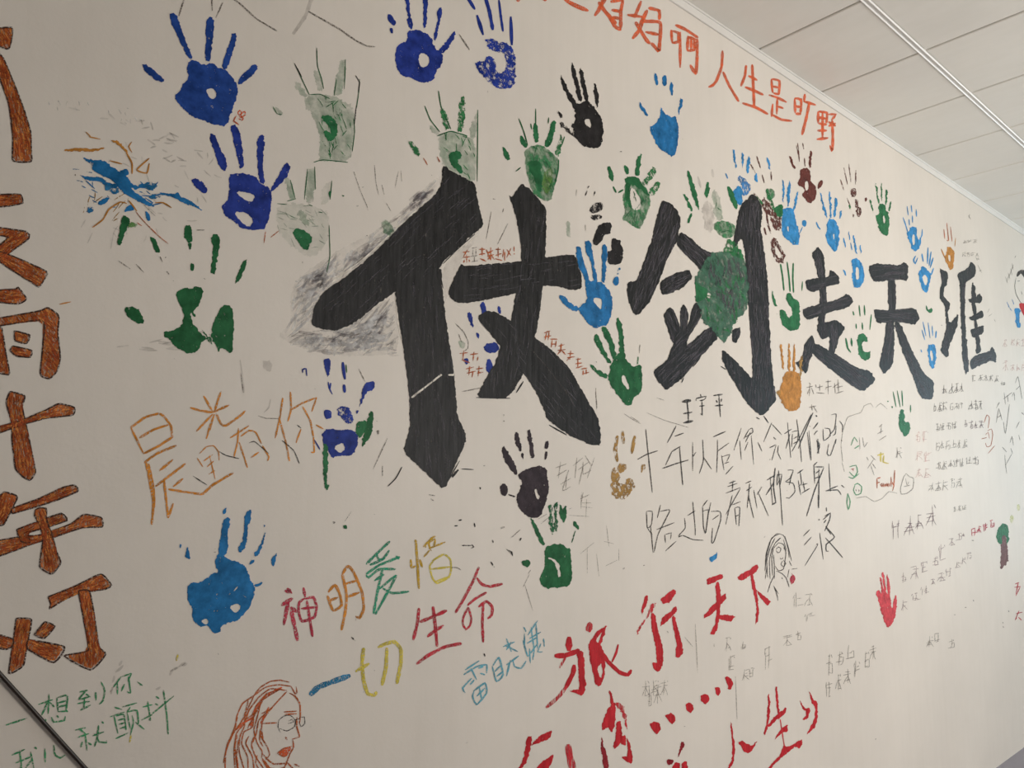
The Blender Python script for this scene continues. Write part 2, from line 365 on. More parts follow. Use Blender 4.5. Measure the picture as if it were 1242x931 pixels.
# cable
# ---------- first blue hands ----------
O(0,0,3)
B='navy_paint'
th('handprint','large navy blue handprint with spread fingers at the upper left','handprint','blue handprints')
pg('palm_print',B,'680,232 705,215 745,240 765,225 800,250 825,255 865,310 862,350 845,400 825,460 780,455 730,435 700,425 655,385 632,352 660,325 665,300 685,290',['750,325 775,320 790,345 775,365 755,345'])
pg('finger_print',B,'612,50 640,48 655,85 672,140 700,205 690,222 655,150 625,90')
pg('finger_print',B,'748,80 768,55 782,85 772,150 766,225 745,222 750,150')
pg('finger_print',B,'840,125 858,118 862,140 850,180 828,248 808,252 812,215 835,165')
pg('finger_print',B,'905,250 930,230 940,245 925,270 880,305 862,310 875,280')
pg('thumb_print',B,'515,235 535,235 600,290 595,300 560,290 520,250')
th('handprint','blue handprint with two pale gaps in its palm, below the largest navy one','handprint','blue handprints')
B='royal_paint'
pg('palm_print',B,'830,640 870,628 930,640 950,670 985,690 990,740 970,830 930,838 880,832 845,800 812,780 808,745 830,730 835,680',['860,695 905,700 930,715 915,738 870,715','850,770 890,770 925,800 905,830 870,800'])
pg('finger_print',B,'760,490 780,484 792,520 830,600 822,628 800,610 775,540')
pg('finger_print',B,'836,460 862,452 878,500 888,612 872,612 852,520')
pg('finger_print',B,'936,500 950,488 964,500 955,590 965,680 940,655 935,580')
pg('finger_print',B,'1030,602 1048,592 1060,610 1040,650 990,700 980,690 1010,650')
pg('thumb_print',B,'695,650 720,650 755,680 750,705 735,700 700,665')
th('doodle','tiny orange flower doodle between two blue handprints','drawing')
st('petals','orange_crayon',5,'865,410 872,402 880,412 870,420 865,410/880,412 890,405 892,418 880,425 875,418/870,425 885,430 880,438 868,432/860,420 850,440 870,455/845,440 865,450')
# faint fine lines top
th('pencil_strokes','faint grey pencil strokes crossing the top edge beside the navy handprint','mark')
O(0,0,3)
st('line','pencil',6,'672,-10 650,60/770,-20 772,40/810,10 785,65'); st('line','pencil',6,'840,-10 880,20 935,70 1008,113')
th('pencil_strokes','grey forked brush line at the top edge right of the pencil stroke','mark')
st('line','grey_wash',14,'1135,-10 1110,60 1065,125'); st('line','pencil',6,'1122,42 1180,75 1245,112')
O(300,0,3); st('line','pencil',6,'340,110 390,145 435,168 465,170')
# ---------- splash ----------
th('paint_splash','blue, ochre and green firework-like splash of paint at left','splash')
O(0,186,5)
B='azure_paint'
pg('splatter',B,'490,20 560,42 625,38 690,90 760,130 800,185 860,210 830,220 790,210 855,265 900,320 860,300 780,260 720,215 690,165 600,120 570,80')
pg('splatter',B,'830,195 870,180 930,200 965,165 940,215 860,215'); pg('splatter',B,'960,235 1030,245 1085,235 1095,265 1160,290 1240,350 1180,325 1090,290 1060,270 990,252')
pg('splatter',B,'470,130 540,145 600,140 660,180 720,190 700,215 640,200 600,165 545,170'); pg('splatter',B,'720,110 770,90 785,125 750,140')
pg('splatter',B,'770,320 800,310 815,345 780,350 750,355'); pg('splatter',B,'590,300 640,265 665,270 645,300 600,318')
pg('splatter',B,'665,235 720,230 700,252'); pg('splatter',B,'880,345 905,365 912,405 895,410 885,385')
pg('splatter',B,'545,85 600,70 700,110 760,170 740,190 660,150 600,130'); pg('splatter',B,'800,230 860,262 905,300 945,325 900,318 850,290'); pg('splatter','azure_dry','620,180 700,200 730,235 690,250 640,215'); pg('splatter','azure_dry','860,195 900,165 960,190 930,225 870,215'); pg('splatter','azure_dry','900,255 960,240 1000,245 960,275 910,280'); pg('splatter','azure_dry','530,330 560,320 570,350 535,365')
st('splatter',B,7,'860,255 930,260 990,240/880,270 925,300 900,320/520,165 575,215/525,355 560,325/900,320 990,300')
st('splatter','ochre_paint',8,'360,915 430,900')
O(0,0,5)
pg('splatter','ochre_paint','370,915 470,895 560,905 630,895 640,905 560,922 480,918'); pg('splatter','ochre_paint','660,850 720,852 780,925 770,930 710,875')
st('splatter','ochre_paint',7,'540,830 610,845/800,860 780,890 800,925/520,800 550,830')
O(0,186,5)
st('splatter','ochre_paint',9,'765,-5 800,60 800,125/665,45 740,65/905,30 830,100 890,120 905,60/560,450 625,400 660,340 730,295 770,305/780,285 830,350/940,300 990,300 1040,330')
st('splatter','grey_wash',8,'490,450 520,400/530,545 560,480/670,580 690,480 715,440')
st('splatter','rust_crayon',5,'820,350 870,410 960,500 1020,548/830,420 860,440')
pg('splatter','dgreen_paint','745,375 785,390 790,415 760,470 730,560 710,555 725,470'); pg('splatter','light_green_paint','790,410 835,430 820,450 800,445 760,500 765,470')
st('splatter','pencil',5,'860,300 940,380')
th('scuff_marks','short brown pencil scuffs above the dark green handprint','mark')
st('scuff','pencil',7,'715,650 790,700/825,672 872,722/1008,712 1025,735/1190,465 1240,465/970,625 985,660')
# dark green big handprint (crop 0,200 300x225 *4.137)
O(0,200,4.137)
B='dgreen_paint'
th('handprint','broken dark green handprint with detached fingertips at left','handprint','green handprints')
pg('palm_print',B,'880,640 935,612 960,625 985,605 1022,625 1010,680 985,715 968,740 940,738 900,705')
O(200,372,5)
pg('palm_print',B,'100,-10 170,-10 150,15 190,55 180,62 152,30 165,100 210,150 250,195 240,205 215,215 205,260 150,288 110,270 60,240 20,190 -5,180 -5,145 40,150 100,115 115,60')
pg('palm_print',B,'345,-10 405,-10 420,100 415,190 412,265 395,280 375,275 360,255 340,250 325,280 315,240 280,200 290,110 320,40')
pg('palm_print','dgreen_dry','220,130 250,170 275,185 290,230 262,215 250,190')
O(0,200,4.137)
pg('finger_print',B,'925,300 960,300 968,385 945,395 922,350'); pg('finger_print',B,'940,395 965,390 955,432')
pg('finger_print',B,'957,490 975,500 972,535 955,525')
pg('finger_print',B,'1058,350 1100,350 1105,400 1085,500 1082,550 1055,540 1070,430')
pg('finger_print',B,'1215,490 1240,470 1235,500 1205,580 1175,600 1195,540')
pg('finger_print',B,'755,362 775,370 802,420 800,445 775,435'); pg('thumb_print',B,'622,712 690,712 722,770 720,802 680,790 630,750')
G='green handprints'
W='green_wash'
O(248,0,5)
th('handprint','large faint green handprint with a dark green C-shaped palm mark, upper left','handprint',G)
pg('palm_print',W,'605,600 640,575 700,570 780,585 830,610 900,640 910,700 905,800 890,930 870,985 780,975 690,980 700,900 690,780 650,690 610,650')
pg('palm_mark','green_paint','700,705 760,695 805,740 808,810 770,860 740,850 715,790 745,795 765,810 765,780 730,740')
pg('finger_print',W,'545,480 580,515 630,575 600,595 560,550'); pg('finger_print',W,'658,435 700,430 722,550 690,560 670,500')
pg('finger_print',W,'820,370 855,365 840,560 800,590 780,580 800,480'); pg('thumb_print',W,'410,645 455,660 480,690 460,705')
st('dark_edge','dgreen_paint',5,'545,385 590,480 635,575/680,290 685,400 710,480 722,540/855,360 848,540/800,480 785,580/940,480 935,560 920,660/905,720 910,800 895,920/660,985 720,970 870,985/635,575 700,572 760,600/415,648 440,690 470,695')
st('dark_edge','black_crayon',7,'915,458 940,500 932,560/920,640 908,760/545,385 590,470')
O(248,186,5)
th('handprint','barely visible green handprint right of the blue gapped handprint','handprint',G)
pg('palm_print','faint_green','430,310 560,300 700,330 760,370 755,450 740,560 640,640 520,560 440,470')
pg('palm_mark','green_paint','530,470 580,450 655,500 645,540 630,590 600,580 560,530'); pg('palm_mark','green_wash','550,350 600,340 640,430 600,440')
pg('finger_print','green_wash','480,150 520,150 550,280 515,285'); pg('finger_print','green_wash','625,95 668,95 672,220 650,310 605,285')
pg('finger_print','faint_green','725,185 772,165 765,290 700,330')
st('dark_edge','dgreen_paint',5,'625,95 605,280/668,80 672,220/772,165 762,280/520,160 550,275/500,290 555,275/440,305 500,310/755,435 760,620 740,720/630,310 655,320/690,355 715,360')
pg('dark_edge','dgreen_paint','755,225 770,235 762,275 752,250')
th('handprint','ghostly grey handprint outline above the long left stroke of the first black character','handprint')
st('finger_outline','pencil',4,'905,110 940,215 985,320 990,345/1030,70 1040,180 1055,250/1175,110 1155,210/1190,105 1195,170/1075,190 1090,250/1100,300 1130,350')
pg('green_smear','green_wash','1070,410 1110,405 1140,440 1150,480 1100,500 1080,470')
th('green_fleck','small dark green flecks beside the faint green handprint','mark')
pg('fleck','dgreen_paint','832,252 850,258 840,264')
st('fleck','rust_crayon',6,'370,475 360,545/400,510 450,470')
# orange morning light line
O(150,450,5)
th('orange_inscription','orange crayon four-character phrase with a star-like second character','lettering')
M='amber_crayon'
st('character',M,12,'40,345 130,280 210,258 240,270 285,330 295,405/45,345 120,500/95,405 180,355 270,325/120,500 200,460 295,400/125,555 200,500 320,450/135,550 160,680 180,800 170,930/150,560 180,700 185,830/215,605 300,535/190,700 270,640 375,560/245,660 255,760 270,890/270,890 300,800/270,715 360,730 470,745 490,735 540,690 665,615/300,700 360,650')
st('character',M,12,'400,220 470,240 540,250/485,150 540,245/590,120 550,245/540,250 640,205/440,365 540,260/550,260 500,410/560,255 590,320 620,330 700,275 738,240')
st('character','amber_crayon',6,'445,525 480,580/460,500 500,460 545,452 575,490 578,540/485,545 540,505/505,580 545,545/520,510 555,655/515,625 555,600')
st('character','amber_crayon',8,'645,405 700,370 760,330/695,345 690,430 668,520/710,395 760,360 800,370 835,440/700,430 730,520 750,585/770,525 820,490/840,450 880,520 870,545')
st('character','amber_crayon',9,'965,160 945,290 918,405/945,290 985,440 1005,545/1010,125 1015,230 995,305/1015,235 1080,195 1170,160/1170,160 1140,245/1085,215 1130,300 1150,400 1155,490 1135,490/1075,350 1045,435/1165,325 1210,350')
st('dark_edge','black_crayon',6,'575,485 620,510 700,530/760,435 790,425 835,460 880,500/420,635 505,690/960,420 1030,480 1065,560/1050,325 1075,345'); 
st('pencil_line','pencil',6,'815,270 860,285 940,288/710,10 725,130')
# blue big handprint lower left
O(200,600,5)
th('handprint','large solid teal-blue handprint at lower left, thumb barely printed','handprint','blue handprints')
B='azure_paint'
pg('palm_print',B,'315,360 350,362 400,400 450,408 500,445 520,520 550,570 540,620 505,690 470,730 430,765 400,770 345,795 335,830 310,842 285,830 260,790 220,800 185,780 162,730 165,680 140,650 135,560 160,530 210,535 280,480 325,465 300,425',['390,675 440,655 465,680 425,720','415,580 440,550 440,560 425,582','465,600 495,620 490,622','215,765 250,745 265,770 250,790'])
pg('finger_print',B,'355,145 390,130 398,190 380,210 382,330 370,360 320,375 335,250 350,180'); pg('finger_print',B,'348,100 375,72 370,110 352,118')
pg('finger_print',B,'490,110 528,80 515,160 500,200 495,310 450,360 440,320 475,270 480,170')
pg('finger_print',B,'612,220 605,270 570,370 540,372 540,355 570,320 595,260'); pg('finger_print',B,'520,395 545,392 540,412 510,425'); pg('finger_print',B,'600,178 608,185 600,200')
pg('finger_print',B,'680,345 665,420 655,435 643,390 660,370'); pg('thumb_print',B,'535,545 595,525 580,552 550,556')
pg('thumb_print',B,'138,310 150,350 155,390 120,380 128,340'); pg('thumb_print',B,'92,295 100,300 98,325 90,318')
# multi colour text 1
th('rainbow_inscription','wax crayon phrase in red, amber, green and yellow above the plain red and blue one','lettering')
st('character','rose_crayon',20,'725,580 765,590 740,565/705,670 775,625/750,640 720,790/765,700 785,790 805,885/760,680 800,710'); st('character','rose_crayon',14,'840,560 850,620/850,630 900,620 920,680 905,740 830,765 810,700 815,650 850,625/825,690 915,680/860,640 870,700 895,860/885,780 895,860')
st('character','amber_crayon',14,'990,590 1030,545 1060,600 1070,670 1020,700 985,610/1000,640 1050,620/1075,480 1110,430 1145,470 1195,590 1205,690 1180,745 1155,735/1075,480 1100,600 1095,700 1070,820/1090,540 1160,520/1100,620 1180,590')
O(400,620,5)
#ai xi placeholder continued in d3
# yi qie
O(248,745,5)
th('crayon_inscription','blue dash and yellow crayon character above the profile portrait','lettering')
st('character','azure_crayon',26,'638,490 690,440 780,405 885,368')
st('character','yellow_crayon',18,'965,200 955,300 965,400 990,480 1030,488 1045,465/915,345 1000,295/1050,200 1090,180 1150,165 1190,210 1190,300 1165,420/1105,200 1100,320 1075,430')
th('profile_portrait','orange-brown line drawing of a long-haired person in glasses, in profile','drawing')
M='rust_crayon'
st('hair',M,7,'515,410 460,398 400,405 340,440 300,490/525,435 450,425 370,440 300,490 230,540 195,620 185,700 140,780 115,900/500,460 400,450 330,500 270,580 240,660 195,720 180,820 185,935/500,465 430,540 380,600 350,650 345,740 380,800 395,850 370,880/300,490 250,600 240,680 215,740 210,830 240,935/470,450 380,480 310,560 290,680 240,710 225,780 260,860 265,935/460,450 350,520 320,620 300,700 320,780 350,830 345,870/270,735 250,780 290,860 300,935/300,740 285,790 310,860 360,935/340,690 335,760 355,800/180,690 130,830 125,935/200,620 170,730 135,800/410,560 330,640 315,720 290,780/345,600 410,570/265,520 240,620 190,700/380,470 330,560 260,690/350,530 300,600 240,640/200,730 185,800 200,935/320,850 310,900 330,935/350,870 400,935/525,435 550,480 560,470 555,435/205,760 195,860')
st('hair','orange_crayon',12,'470,440 360,500 300,590 280,680/300,620 230,660 190,700/390,560 340,660/350,880 390,920/190,840 205,935')
st('face',M,8,'515,475 550,495 578,540 580,620 575,660/560,620 560,680 575,740 530,755/535,760 540,800 515,850 485,925 440,935 380,925 350,870/345,690 355,760/490,740 500,760/350,660 440,655/485,605 560,600/480,590 560,585/495,890 540,935/545,905 575,920/350,840 385,880 420,905 500,900')
st('glasses','black_crayon',5,'450,640 480,615 520,610 550,640 545,680 500,705 455,690/450,640 445,680 460,715/575,625 605,620 608,660 585,680 575,650/545,640 575,630/505,660 540,650 530,635 510,645')
pg('lips','orange_crayon','440,840 470,810 530,800 505,850 480,862')
st('lips',M,6,'440,840 480,810 530,798/440,840 480,862 505,850')
O(200,372,5)
th('handprint','blue handprint smeared with green, above the faint dry tips, left of centre','handprint','blue handprints')
B='royal_paint'
pg('palm_print',B,'950,765 1000,735 1060,750 1130,740 1175,780 1160,870 1120,905 1060,900 1010,920 985,860 960,820',['1020,850 1080,820 1095,860 1060,890'])
pg('palm_print',B,'960,625 1010,625 1010,680 970,680'); pg('palm_print','royal_dry','1045,600 1110,600 1145,680 1125,720 1050,660')
pg('palm_print','green_paint','1160,700 1220,685 1225,740 1180,800 1160,770'); pg('palm_print','green_paint','955,830 985,835 990,930 980,1080 1000,1080 985,1120 965,1080')
pg('palm_print','dgreen_paint','1240,630 1270,640 1250,780 1200,850 1190,840')
pg('finger_print',B,'960,315 1005,312 1000,380 990,430 975,400'); st('finger_print',B,9,'990,455 995,490 1015,530/1005,460 1000,500')
st('finger_print',B,20,'1078,335 1085,400 1092,440/1085,470 1090,520'); st('finger_print','dgreen_paint',7,'1098,350 1102,400')
pg('finger_print',B,'1205,470 1240,450 1270,450 1270,500 1215,520 1185,605 1178,600 1195,530'); pg('finger_print',B,'1155,630 1175,625 1165,655')
st('thumb_print',B,9,'835,400 835,380 855,375 860,420/905,805 940,865'); 
th('wall_smudge','grey smudge with pencil lines left of centre above the orange lettering','mark')
pg('smudge','grey_wash','585,320 640,330 655,360 630,400 600,370'); st('smudge','grey_wash',9,'455,320 470,420 480,520/640,560 630,610 600,640')
O(300,0,3)
B='royal_paint'
th('handprint','dark blue handprint with a round hole in the palm, at the top edge','handprint','blue handprints')
pg('palm_print',B,'585,110 620,108 665,130 685,180 712,195 708,235 685,262 680,290 640,305 600,285 560,275 540,245 535,190 550,160 580,150',['625,195 650,195 665,220 655,240 635,248 622,225'])
pg('finger_print',B,'575,-20 590,-20 590,50 605,100 590,110 582,70'); pg('finger_print',B,'640,-20 657,-20 652,100 640,102')
pg('finger_print',B,'690,40 700,22 712,40 700,85 685,148 675,145 690,80'); pg('finger_print',B,'752,108 758,130 725,185 700,200 690,190 725,150'); pg('thumb_print',B,'505,55 520,50 543,80 535,95 520,88'); pg('thumb_print',B,'518,100 530,102 530,122 520,120')
th('handprint','streaky dark blue handprint with an open centre, at the top edge','handprint','blue handprints')
pg('palm_print','royal_dry','868,140 900,145 935,155 960,175 975,200 978,250 970,320 910,325 870,290 840,260 822,228 850,225 880,200 900,215 905,265 935,265 945,220 930,195 880,180 868,160')
st('finger_print',B,13,'800,-10 828,35/835,55 858,128/865,-10 880,40 893,110/958,60 962,165'); st('finger_print',B,9,'915,0 922,60 930,115/578,0 575,5'); st('thumb_print','pencil',6,'770,125 808,182')
th('handprint','pale green handprint whose base is covered by the first black character','handprint',G)
W='green_wash'
pg('palm_print',W,'690,490 740,475 800,495 830,520 835,660 800,655 760,630 715,605 700,560'); pg('palm_mark','green_paint','730,560 770,545 785,570 760,585 785,620 780,635 750,610 735,585')
pg('finger_print',W,'660,450 700,480 690,495 665,475'); pg('finger_print','green_dry','700,395 718,395 738,470 718,475'); pg('finger_print','green_dry','778,350 792,348 788,475 762,482 770,400')
pg('finger_print',W,'838,405 835,470 825,510 805,495 822,430'); pg('thumb_print','green_dry','580,510 605,520 635,560 615,572')
st('dark_edge','dgreen_paint',4,'645,385 665,435 700,480/695,330 705,390 740,470/838,400 836,660/690,495 740,478 800,495')
st('fleck','rust_crayon',5,'640,575 655,600/690,570 700,590')
# crop 600,0
O(600,0,4.137)
th('handprint','green handprint with a yellowish heel, between the pale green and near-black prints','handprint',G)
pg('palm_print','green_film','150,750 200,725 245,730 300,780 320,800 315,870 300,941 279,1013 232,1003 186,962 165,900 150,800')
pg('palm_mark','dgreen_paint','170,810 220,800 235,850 240,930 225,980 200,900 175,860'); pg('palm_mark','lime_paint','245,870 290,830 290,930 260,980 235,930')
pg('finger_print','green_paint','125,680 140,685 168,730 155,745 130,720'); pg('finger_print','green_paint','190,620 210,615 222,710 200,720'); pg('finger_print','green_paint','285,610 308,600 300,670 275,740 245,730 265,680'); pg('finger_print','green_dry','330,690 348,690 320,790 298,770'); pg('thumb_print','green_paint','35,735 50,740 78,790 70,808 45,785')
st('dark_edge','dgreen_paint',6,'120,595 145,660 165,730/205,545 205,640/180,620 185,650/270,590 268,620/330,675 335,700/350,685 335,730/320,800 318,850 300,930/105,860 130,840')
th('handprint','near-black handprint with a pale spot in the palm, top centre','handprint')
B='dark_paint'
pg('palm_print',B,'385,515 420,525 450,505 480,515 510,550 535,590 545,650 535,740 480,745 440,730 400,690 398,650 380,630 400,610 405,560',['450,600 475,595 485,625 480,645 455,625'])
pg('finger_print',B,'330,370 345,400 385,480 415,515 395,530 370,500 335,430'); pg('finger_print',B,'385,310 400,340 430,440 440,510 415,500 400,410 380,350'); pg('finger_print',B,'430,335 440,360 475,510 455,515 425,380'); pg('finger_print',B,'495,420 510,420 522,480 515,550 500,500')
pg('thumb_print','dark_dry','310,550 335,570 342,595 325,590'); pg('thumb_print','dark_dry','320,615 345,620 400,670 400,690 345,650')
th('handprint','bright blue handprint with four detached fingertips, alone under the orange line','handprint','blue handprints')
B='azure_paint'
pg('palm_print',B,'775,635 795,630 820,600 830,555 838,537 850,570 875,580 890,590 905,580 920,620 925,700 905,775 885,785 840,755 815,735 790,680')
pg('finger_print',B,'803,365 815,372 822,425 812,430 800,395'); pg('finger_print',B,'842,378 862,376 865,410 852,440 840,420'); pg('finger_print',B,'882,410 895,415 895,475 885,483 877,440'); pg('finger_print',B,'932,488 945,500 940,530 922,580 922,540'); pg('thumb_print',B,'722,512 735,520 768,578 762,585 730,545')
th('handprint','green handprint with an open oval palm, right of the near-black print','handprint',G)
O(740,200,4.006)
pg('palm_print','green_film','70,90 110,60 150,80 190,140 195,190 165,280 135,315 90,280 55,265 75,230 60,180',['95,110 120,120 150,170 145,210 125,225 100,200'])
pg('palm_mark','dgreen_paint','72,60 130,55 150,90 185,130 190,160 150,120 110,95 75,95')
O(540,180,4.006)
pg('finger_print','green_paint','785,90 800,85 818,125 815,160 800,155'); pg('finger_print','green_paint','865,80 890,90 895,125 875,125'); pg('finger_print','green_paint','930,45 955,20 950,70 940,135 918,130'); pg('finger_print','green_dry','1000,90 1035,100 1010,140 975,185 958,170 980,130'); pg('finger_print','green_dry','1030,155 1050,175 1005,235 985,215')
st('thumb_print','dgreen_paint',9,'815,185 830,215/840,215 865,200')
pg('palm_mark','dgreen_paint','880,150 900,160 895,230 910,290 905,300 870,240'); 
th('paint_streaks','two thin green finger streaks above the sword character','mark',G)
O(740,200,4.006)
pg('streak','green_paint','370,30 382,28 410,100 435,210 425,218 395,140'); pg('streak','green_paint','352,145 365,140 400,210 400,225 390,225'); pg('streak','green_paint','390,235 400,235 388,280 370,282')
pg('streak','green_paint','465,85 480,80 485,125 465,165 458,140')
th('handprint','smudged green and brown handprint above the sword character','handprint',G)
pg('palm_print','green_wash','500,115 530,150 545,230 550,270 520,270 500,240 505,190 495,150'); pg('palm_print','grey_wash','450,180 490,180 505,260 500,330 470,330 445,230'); pg('palm_print','green_film','500,280 560,270 605,290 610,330 580,360 540,350 510,320')
st('finger_print','grey_wash',12,'425,55 440,110/495,20 500,60')
# --- big black characters ---
G2='big black painted characters'
th('painted_character','first big black character, with the long left-falling stroke ringed in grey','lettering',G2,L=3)
K='black_paint'
O(320,180,4.006)
pg('brush_stroke',K,'868,90 888,88 900,105 960,135 1025,170 1035,230 1050,300 1068,375 1000,430 940,490 880,540 845,590 800,640 720,660 640,695 560,750 480,815 420,860 350,885 260,875 228,850 240,780 285,700 400,620 500,540 600,440 700,340 780,270 830,225 860,180')
O(430,380,4.006)
pg('brush_stroke',K,'195,-105 260,-170 420,-230 425,-120 440,0 455,110 485,310 500,500 548,605 490,730 435,860 340,770 235,672 268,560 265,400 245,230 210,0')
pg('scratch','bare_wall','272,405 360,340 420,292 425,300 340,365 280,412'); pg('scratch','bare_wall','455,295 485,293 485,303 455,303')
st('outline_scratch',K,5,'510,715 450,820/160,840 200,800 230,745/520,755 578,758'); pg('outline_scratch',K,'470,790 500,755 505,762 478,800')
st('outline_scratch','pencil',5,'90,755 160,605/135,740 135,790')
O(320,180,4.006)
st('outline_scratch',K,4,'1025,415 940,490 870,560/855,600 870,680')
th('painted_character','second big black character, crossed strokes, right of the grey-ringed one','lettering',G2,L=3)
O(540,180,4.006)
pg('brush_stroke',K,'75,560 95,572 370,548 480,530 610,515 635,525 665,640 660,680 630,690 540,668 470,668 340,705 200,735 100,752 50,748 15,715 20,680')
O(430,380,4.006)
pg('brush_stroke',K,'750,-572 765,-565 812,-632 845,-610 880,-570 930,-510 930,-380 925,-280 915,-140 900,-20 885,80 870,120 830,220 820,290 770,380 730,415 590,408 640,310 690,230 710,150 760,60 765,0 785,-100 810,-240 805,-350 785,-470')
pg('brush_stroke',K,'605,5 640,-10 680,-10 760,35 830,90 880,118 960,180 1040,260 1120,400 1180,500 1195,560 1195,640 1150,640 1040,590 930,510 925,480 880,380 820,290 700,150 600,30')
st('outline_scratch',K,7,'945,542 1030,590/590,408 755,412/785,385 820,330'); st('outline_scratch','grey_wash',5,'855,170 940,270 1020,370 1065,435')
O(740,200,4.006)
STREAK[:] = [26, 15]  # denser from here: window gloss on the right-hand letters painted as grey streaks
th('painted_character','sword character in black paint with a green blot over it','lettering',G2,L=3)
pg('brush_stroke',K,'235,215 255,172 290,185 330,225 345,270 325,370 280,450 240,560 190,670 130,735 100,700 85,640 80,568 125,565 160,480 205,350')
pg('brush_stroke',K,'340,325 380,345 450,410 520,440 560,520 520,600 470,540 420,490 330,400 320,370')
pg('brush_stroke',K,'242,570 300,530 385,507 400,545 350,600 260,635 240,605')
pg('brush_stroke',K,'258,720 290,690 310,705 345,800 380,880 320,900 290,830 265,760'); pg('brush_stroke',K,'340,700 355,675 375,700 380,760 355,830 340,790'); pg('brush_stroke',K,'400,690 420,665 445,700 440,740 400,810 350,880 340,840 380,770')
pg('brush_stroke',K,'595,420 600,350 630,200 690,140 720,165 740,225 730,300 750,430 765,560 770,700 782,944 795,1072 808,1144 736,1224 664,1160 592,1040 540,944 544,900 560,904 656,1000 692,1040 688,900 675,760 665,600 655,430 638,350')
O(740,380,5)
pg('brush_stroke',K,'260,345 340,290 385,180 390,120 450,100 480,130 445,215 560,110 640,60 660,140 560,250 440,390 340,470 280,400'); pg('brush_stroke',K,'740,100 790,80 785,140 760,185 738,160')
st('outline_scratch',K,6,'545,270 500,325/445,390 432,420/670,320 700,340/930,620 960,665/885,630 905,640')
th('paint_blot','green paint blot spread over the sword character','splash',L=5)
O(740,200,4.006)
pg('blot','green_blot','430,520 400,560 420,600 410,650 440,690 440,760 500,800 545,870 590,820 600,770 660,710 672,650 665,500 640,420 610,390 600,420 540,420 480,430',['470,620 490,625 485,650 470,645'])
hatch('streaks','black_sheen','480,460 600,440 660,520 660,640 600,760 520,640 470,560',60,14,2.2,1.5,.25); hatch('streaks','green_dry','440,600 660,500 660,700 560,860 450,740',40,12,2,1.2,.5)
pg('blot','green_paint','405,560 440,590 470,600 470,640 440,660 412,670 418,620'); pg('blot','green_dry','560,380 580,360 600,370 640,420 655,470 600,440 570,420 545,430')
th('painted_character','walking character in black paint, between the sword and T-topped ones','lettering',G2,L=3)
O(932,290,4.006)
for p in ('210,70 240,35 265,70 275,150 280,230 285,320 270,400 300,430 260,490 235,440 250,300 240,170','180,200 210,190 290,185 300,145 340,180 345,215 280,230 215,260 185,240','165,340 210,325 330,295 385,262 415,300 390,330 280,360 190,395 168,370','235,440 250,410 330,390 375,430 340,480 320,560 290,550 300,470 260,490','130,600 160,580 180,500 215,462 225,520 200,590 185,655 150,630','205,500 240,510 330,560 420,620 500,645 520,690 455,742 380,695 300,630 210,555'):
    pg('brush_stroke',K,p)
th('painted_character','sky character in black paint with a flat T-shaped top','lettering',G2,L=3)
for p in ('487,130 520,118 640,125 658,108 680,130 675,205 640,195 515,208 490,175','582,195 615,195 620,300 615,370 590,370 580,300','512,340 560,345 620,340 715,335 738,385 710,415 620,400 530,410 515,380','575,385 612,375 610,500 605,610 560,658 538,610 560,500','610,400 640,405 700,550 760,660 805,690 800,760 790,778 740,775 690,640 640,520'):
    pg('brush_stroke',K,p)
th('painted_character','rightmost and narrowest of the big black characters','lettering',G2,L=3)
for p in ('830,140 870,160 870,220 850,235 850,280 885,310 870,350 880,410 925,360 915,430 880,510 870,578 835,545 850,480 865,430 855,320 832,290 830,240 845,215','918,165 965,145 985,108 1005,130 1005,175 955,215 955,400 975,640 955,660 940,560 935,400 930,230','985,240 992,205 1005,235 1010,400 1035,545 1010,560 1000,400 985,300','970,290 1000,290 1025,260 1040,290 1030,310 980,310','975,380 1000,365 1040,345 1045,380 1000,395 980,395','980,440 1010,430 1045,415 1045,460 990,480','975,600 1000,565 1070,545 1085,518 1108,565 1105,600 1080,590 1030,610 985,635'):
    pg('brush_stroke',K,p)
# grey smear around first
th('grey_smear','grey and white scrubbed smear around the first black character','mark',L=0)
O(320,180,4.006)
BIG='150,640 260,560 400,470 520,420 640,330 740,230 850,130 865,180 700,350 500,540 300,690 240,780 230,850 270,875 350,885 420,860 635,700 660,929 640,1000 350,1010 150,960 60,900 130,860 130,740'
pg('smear','white_under',BIG)
hatch('brush_lines','white_scrub',BIG,190,26,3.2,-.75,.35); hatch('brush_lines','grey_scrub',BIG,60,24,2.6,-.75,.3); hatch('brush_lines','grey_line',BIG,60,16,1.0,-.75,.3)
for q in ('700,250 740,210 820,190 840,205 780,260 710,330','435,480 500,450 560,430 600,430 500,530 420,600 380,580','180,620 300,580 330,640 270,690 235,720 170,700'):
    hatch('brush_lines','grey_scrub',q,22,16,4,-.7,.2)
q='390,880 620,780 640,900 660,1000 640,1080 560,960 400,1000 200,1000 90,930 130,880'
hatch('brush_lines','grey_scrub',q,34,26,3.4,-.2,.45); hatch('brush_lines','grey_line',q,40,20,1.0,-.2,.4); hatch('brush_lines','white_scrub',q,60,22,3,-.4,.4)
q='880,560 1020,430 1060,400 940,570 890,720 880,760 865,620'
pg('smear','white_under',q)
st('bare_line','bare_wall',7,'845,200 740,300 600,430 480,540 330,650/1030,430 870,560/640,720 650,830 668,929')
st('line','pencil',5,'300,790 300,810/1105,305 1080,440/1185,365 1135,465/1165,290 1160,310/1110,245 1125,247')
pg('green_tint','green_wash','570,360 610,350 640,400 600,430 575,400')
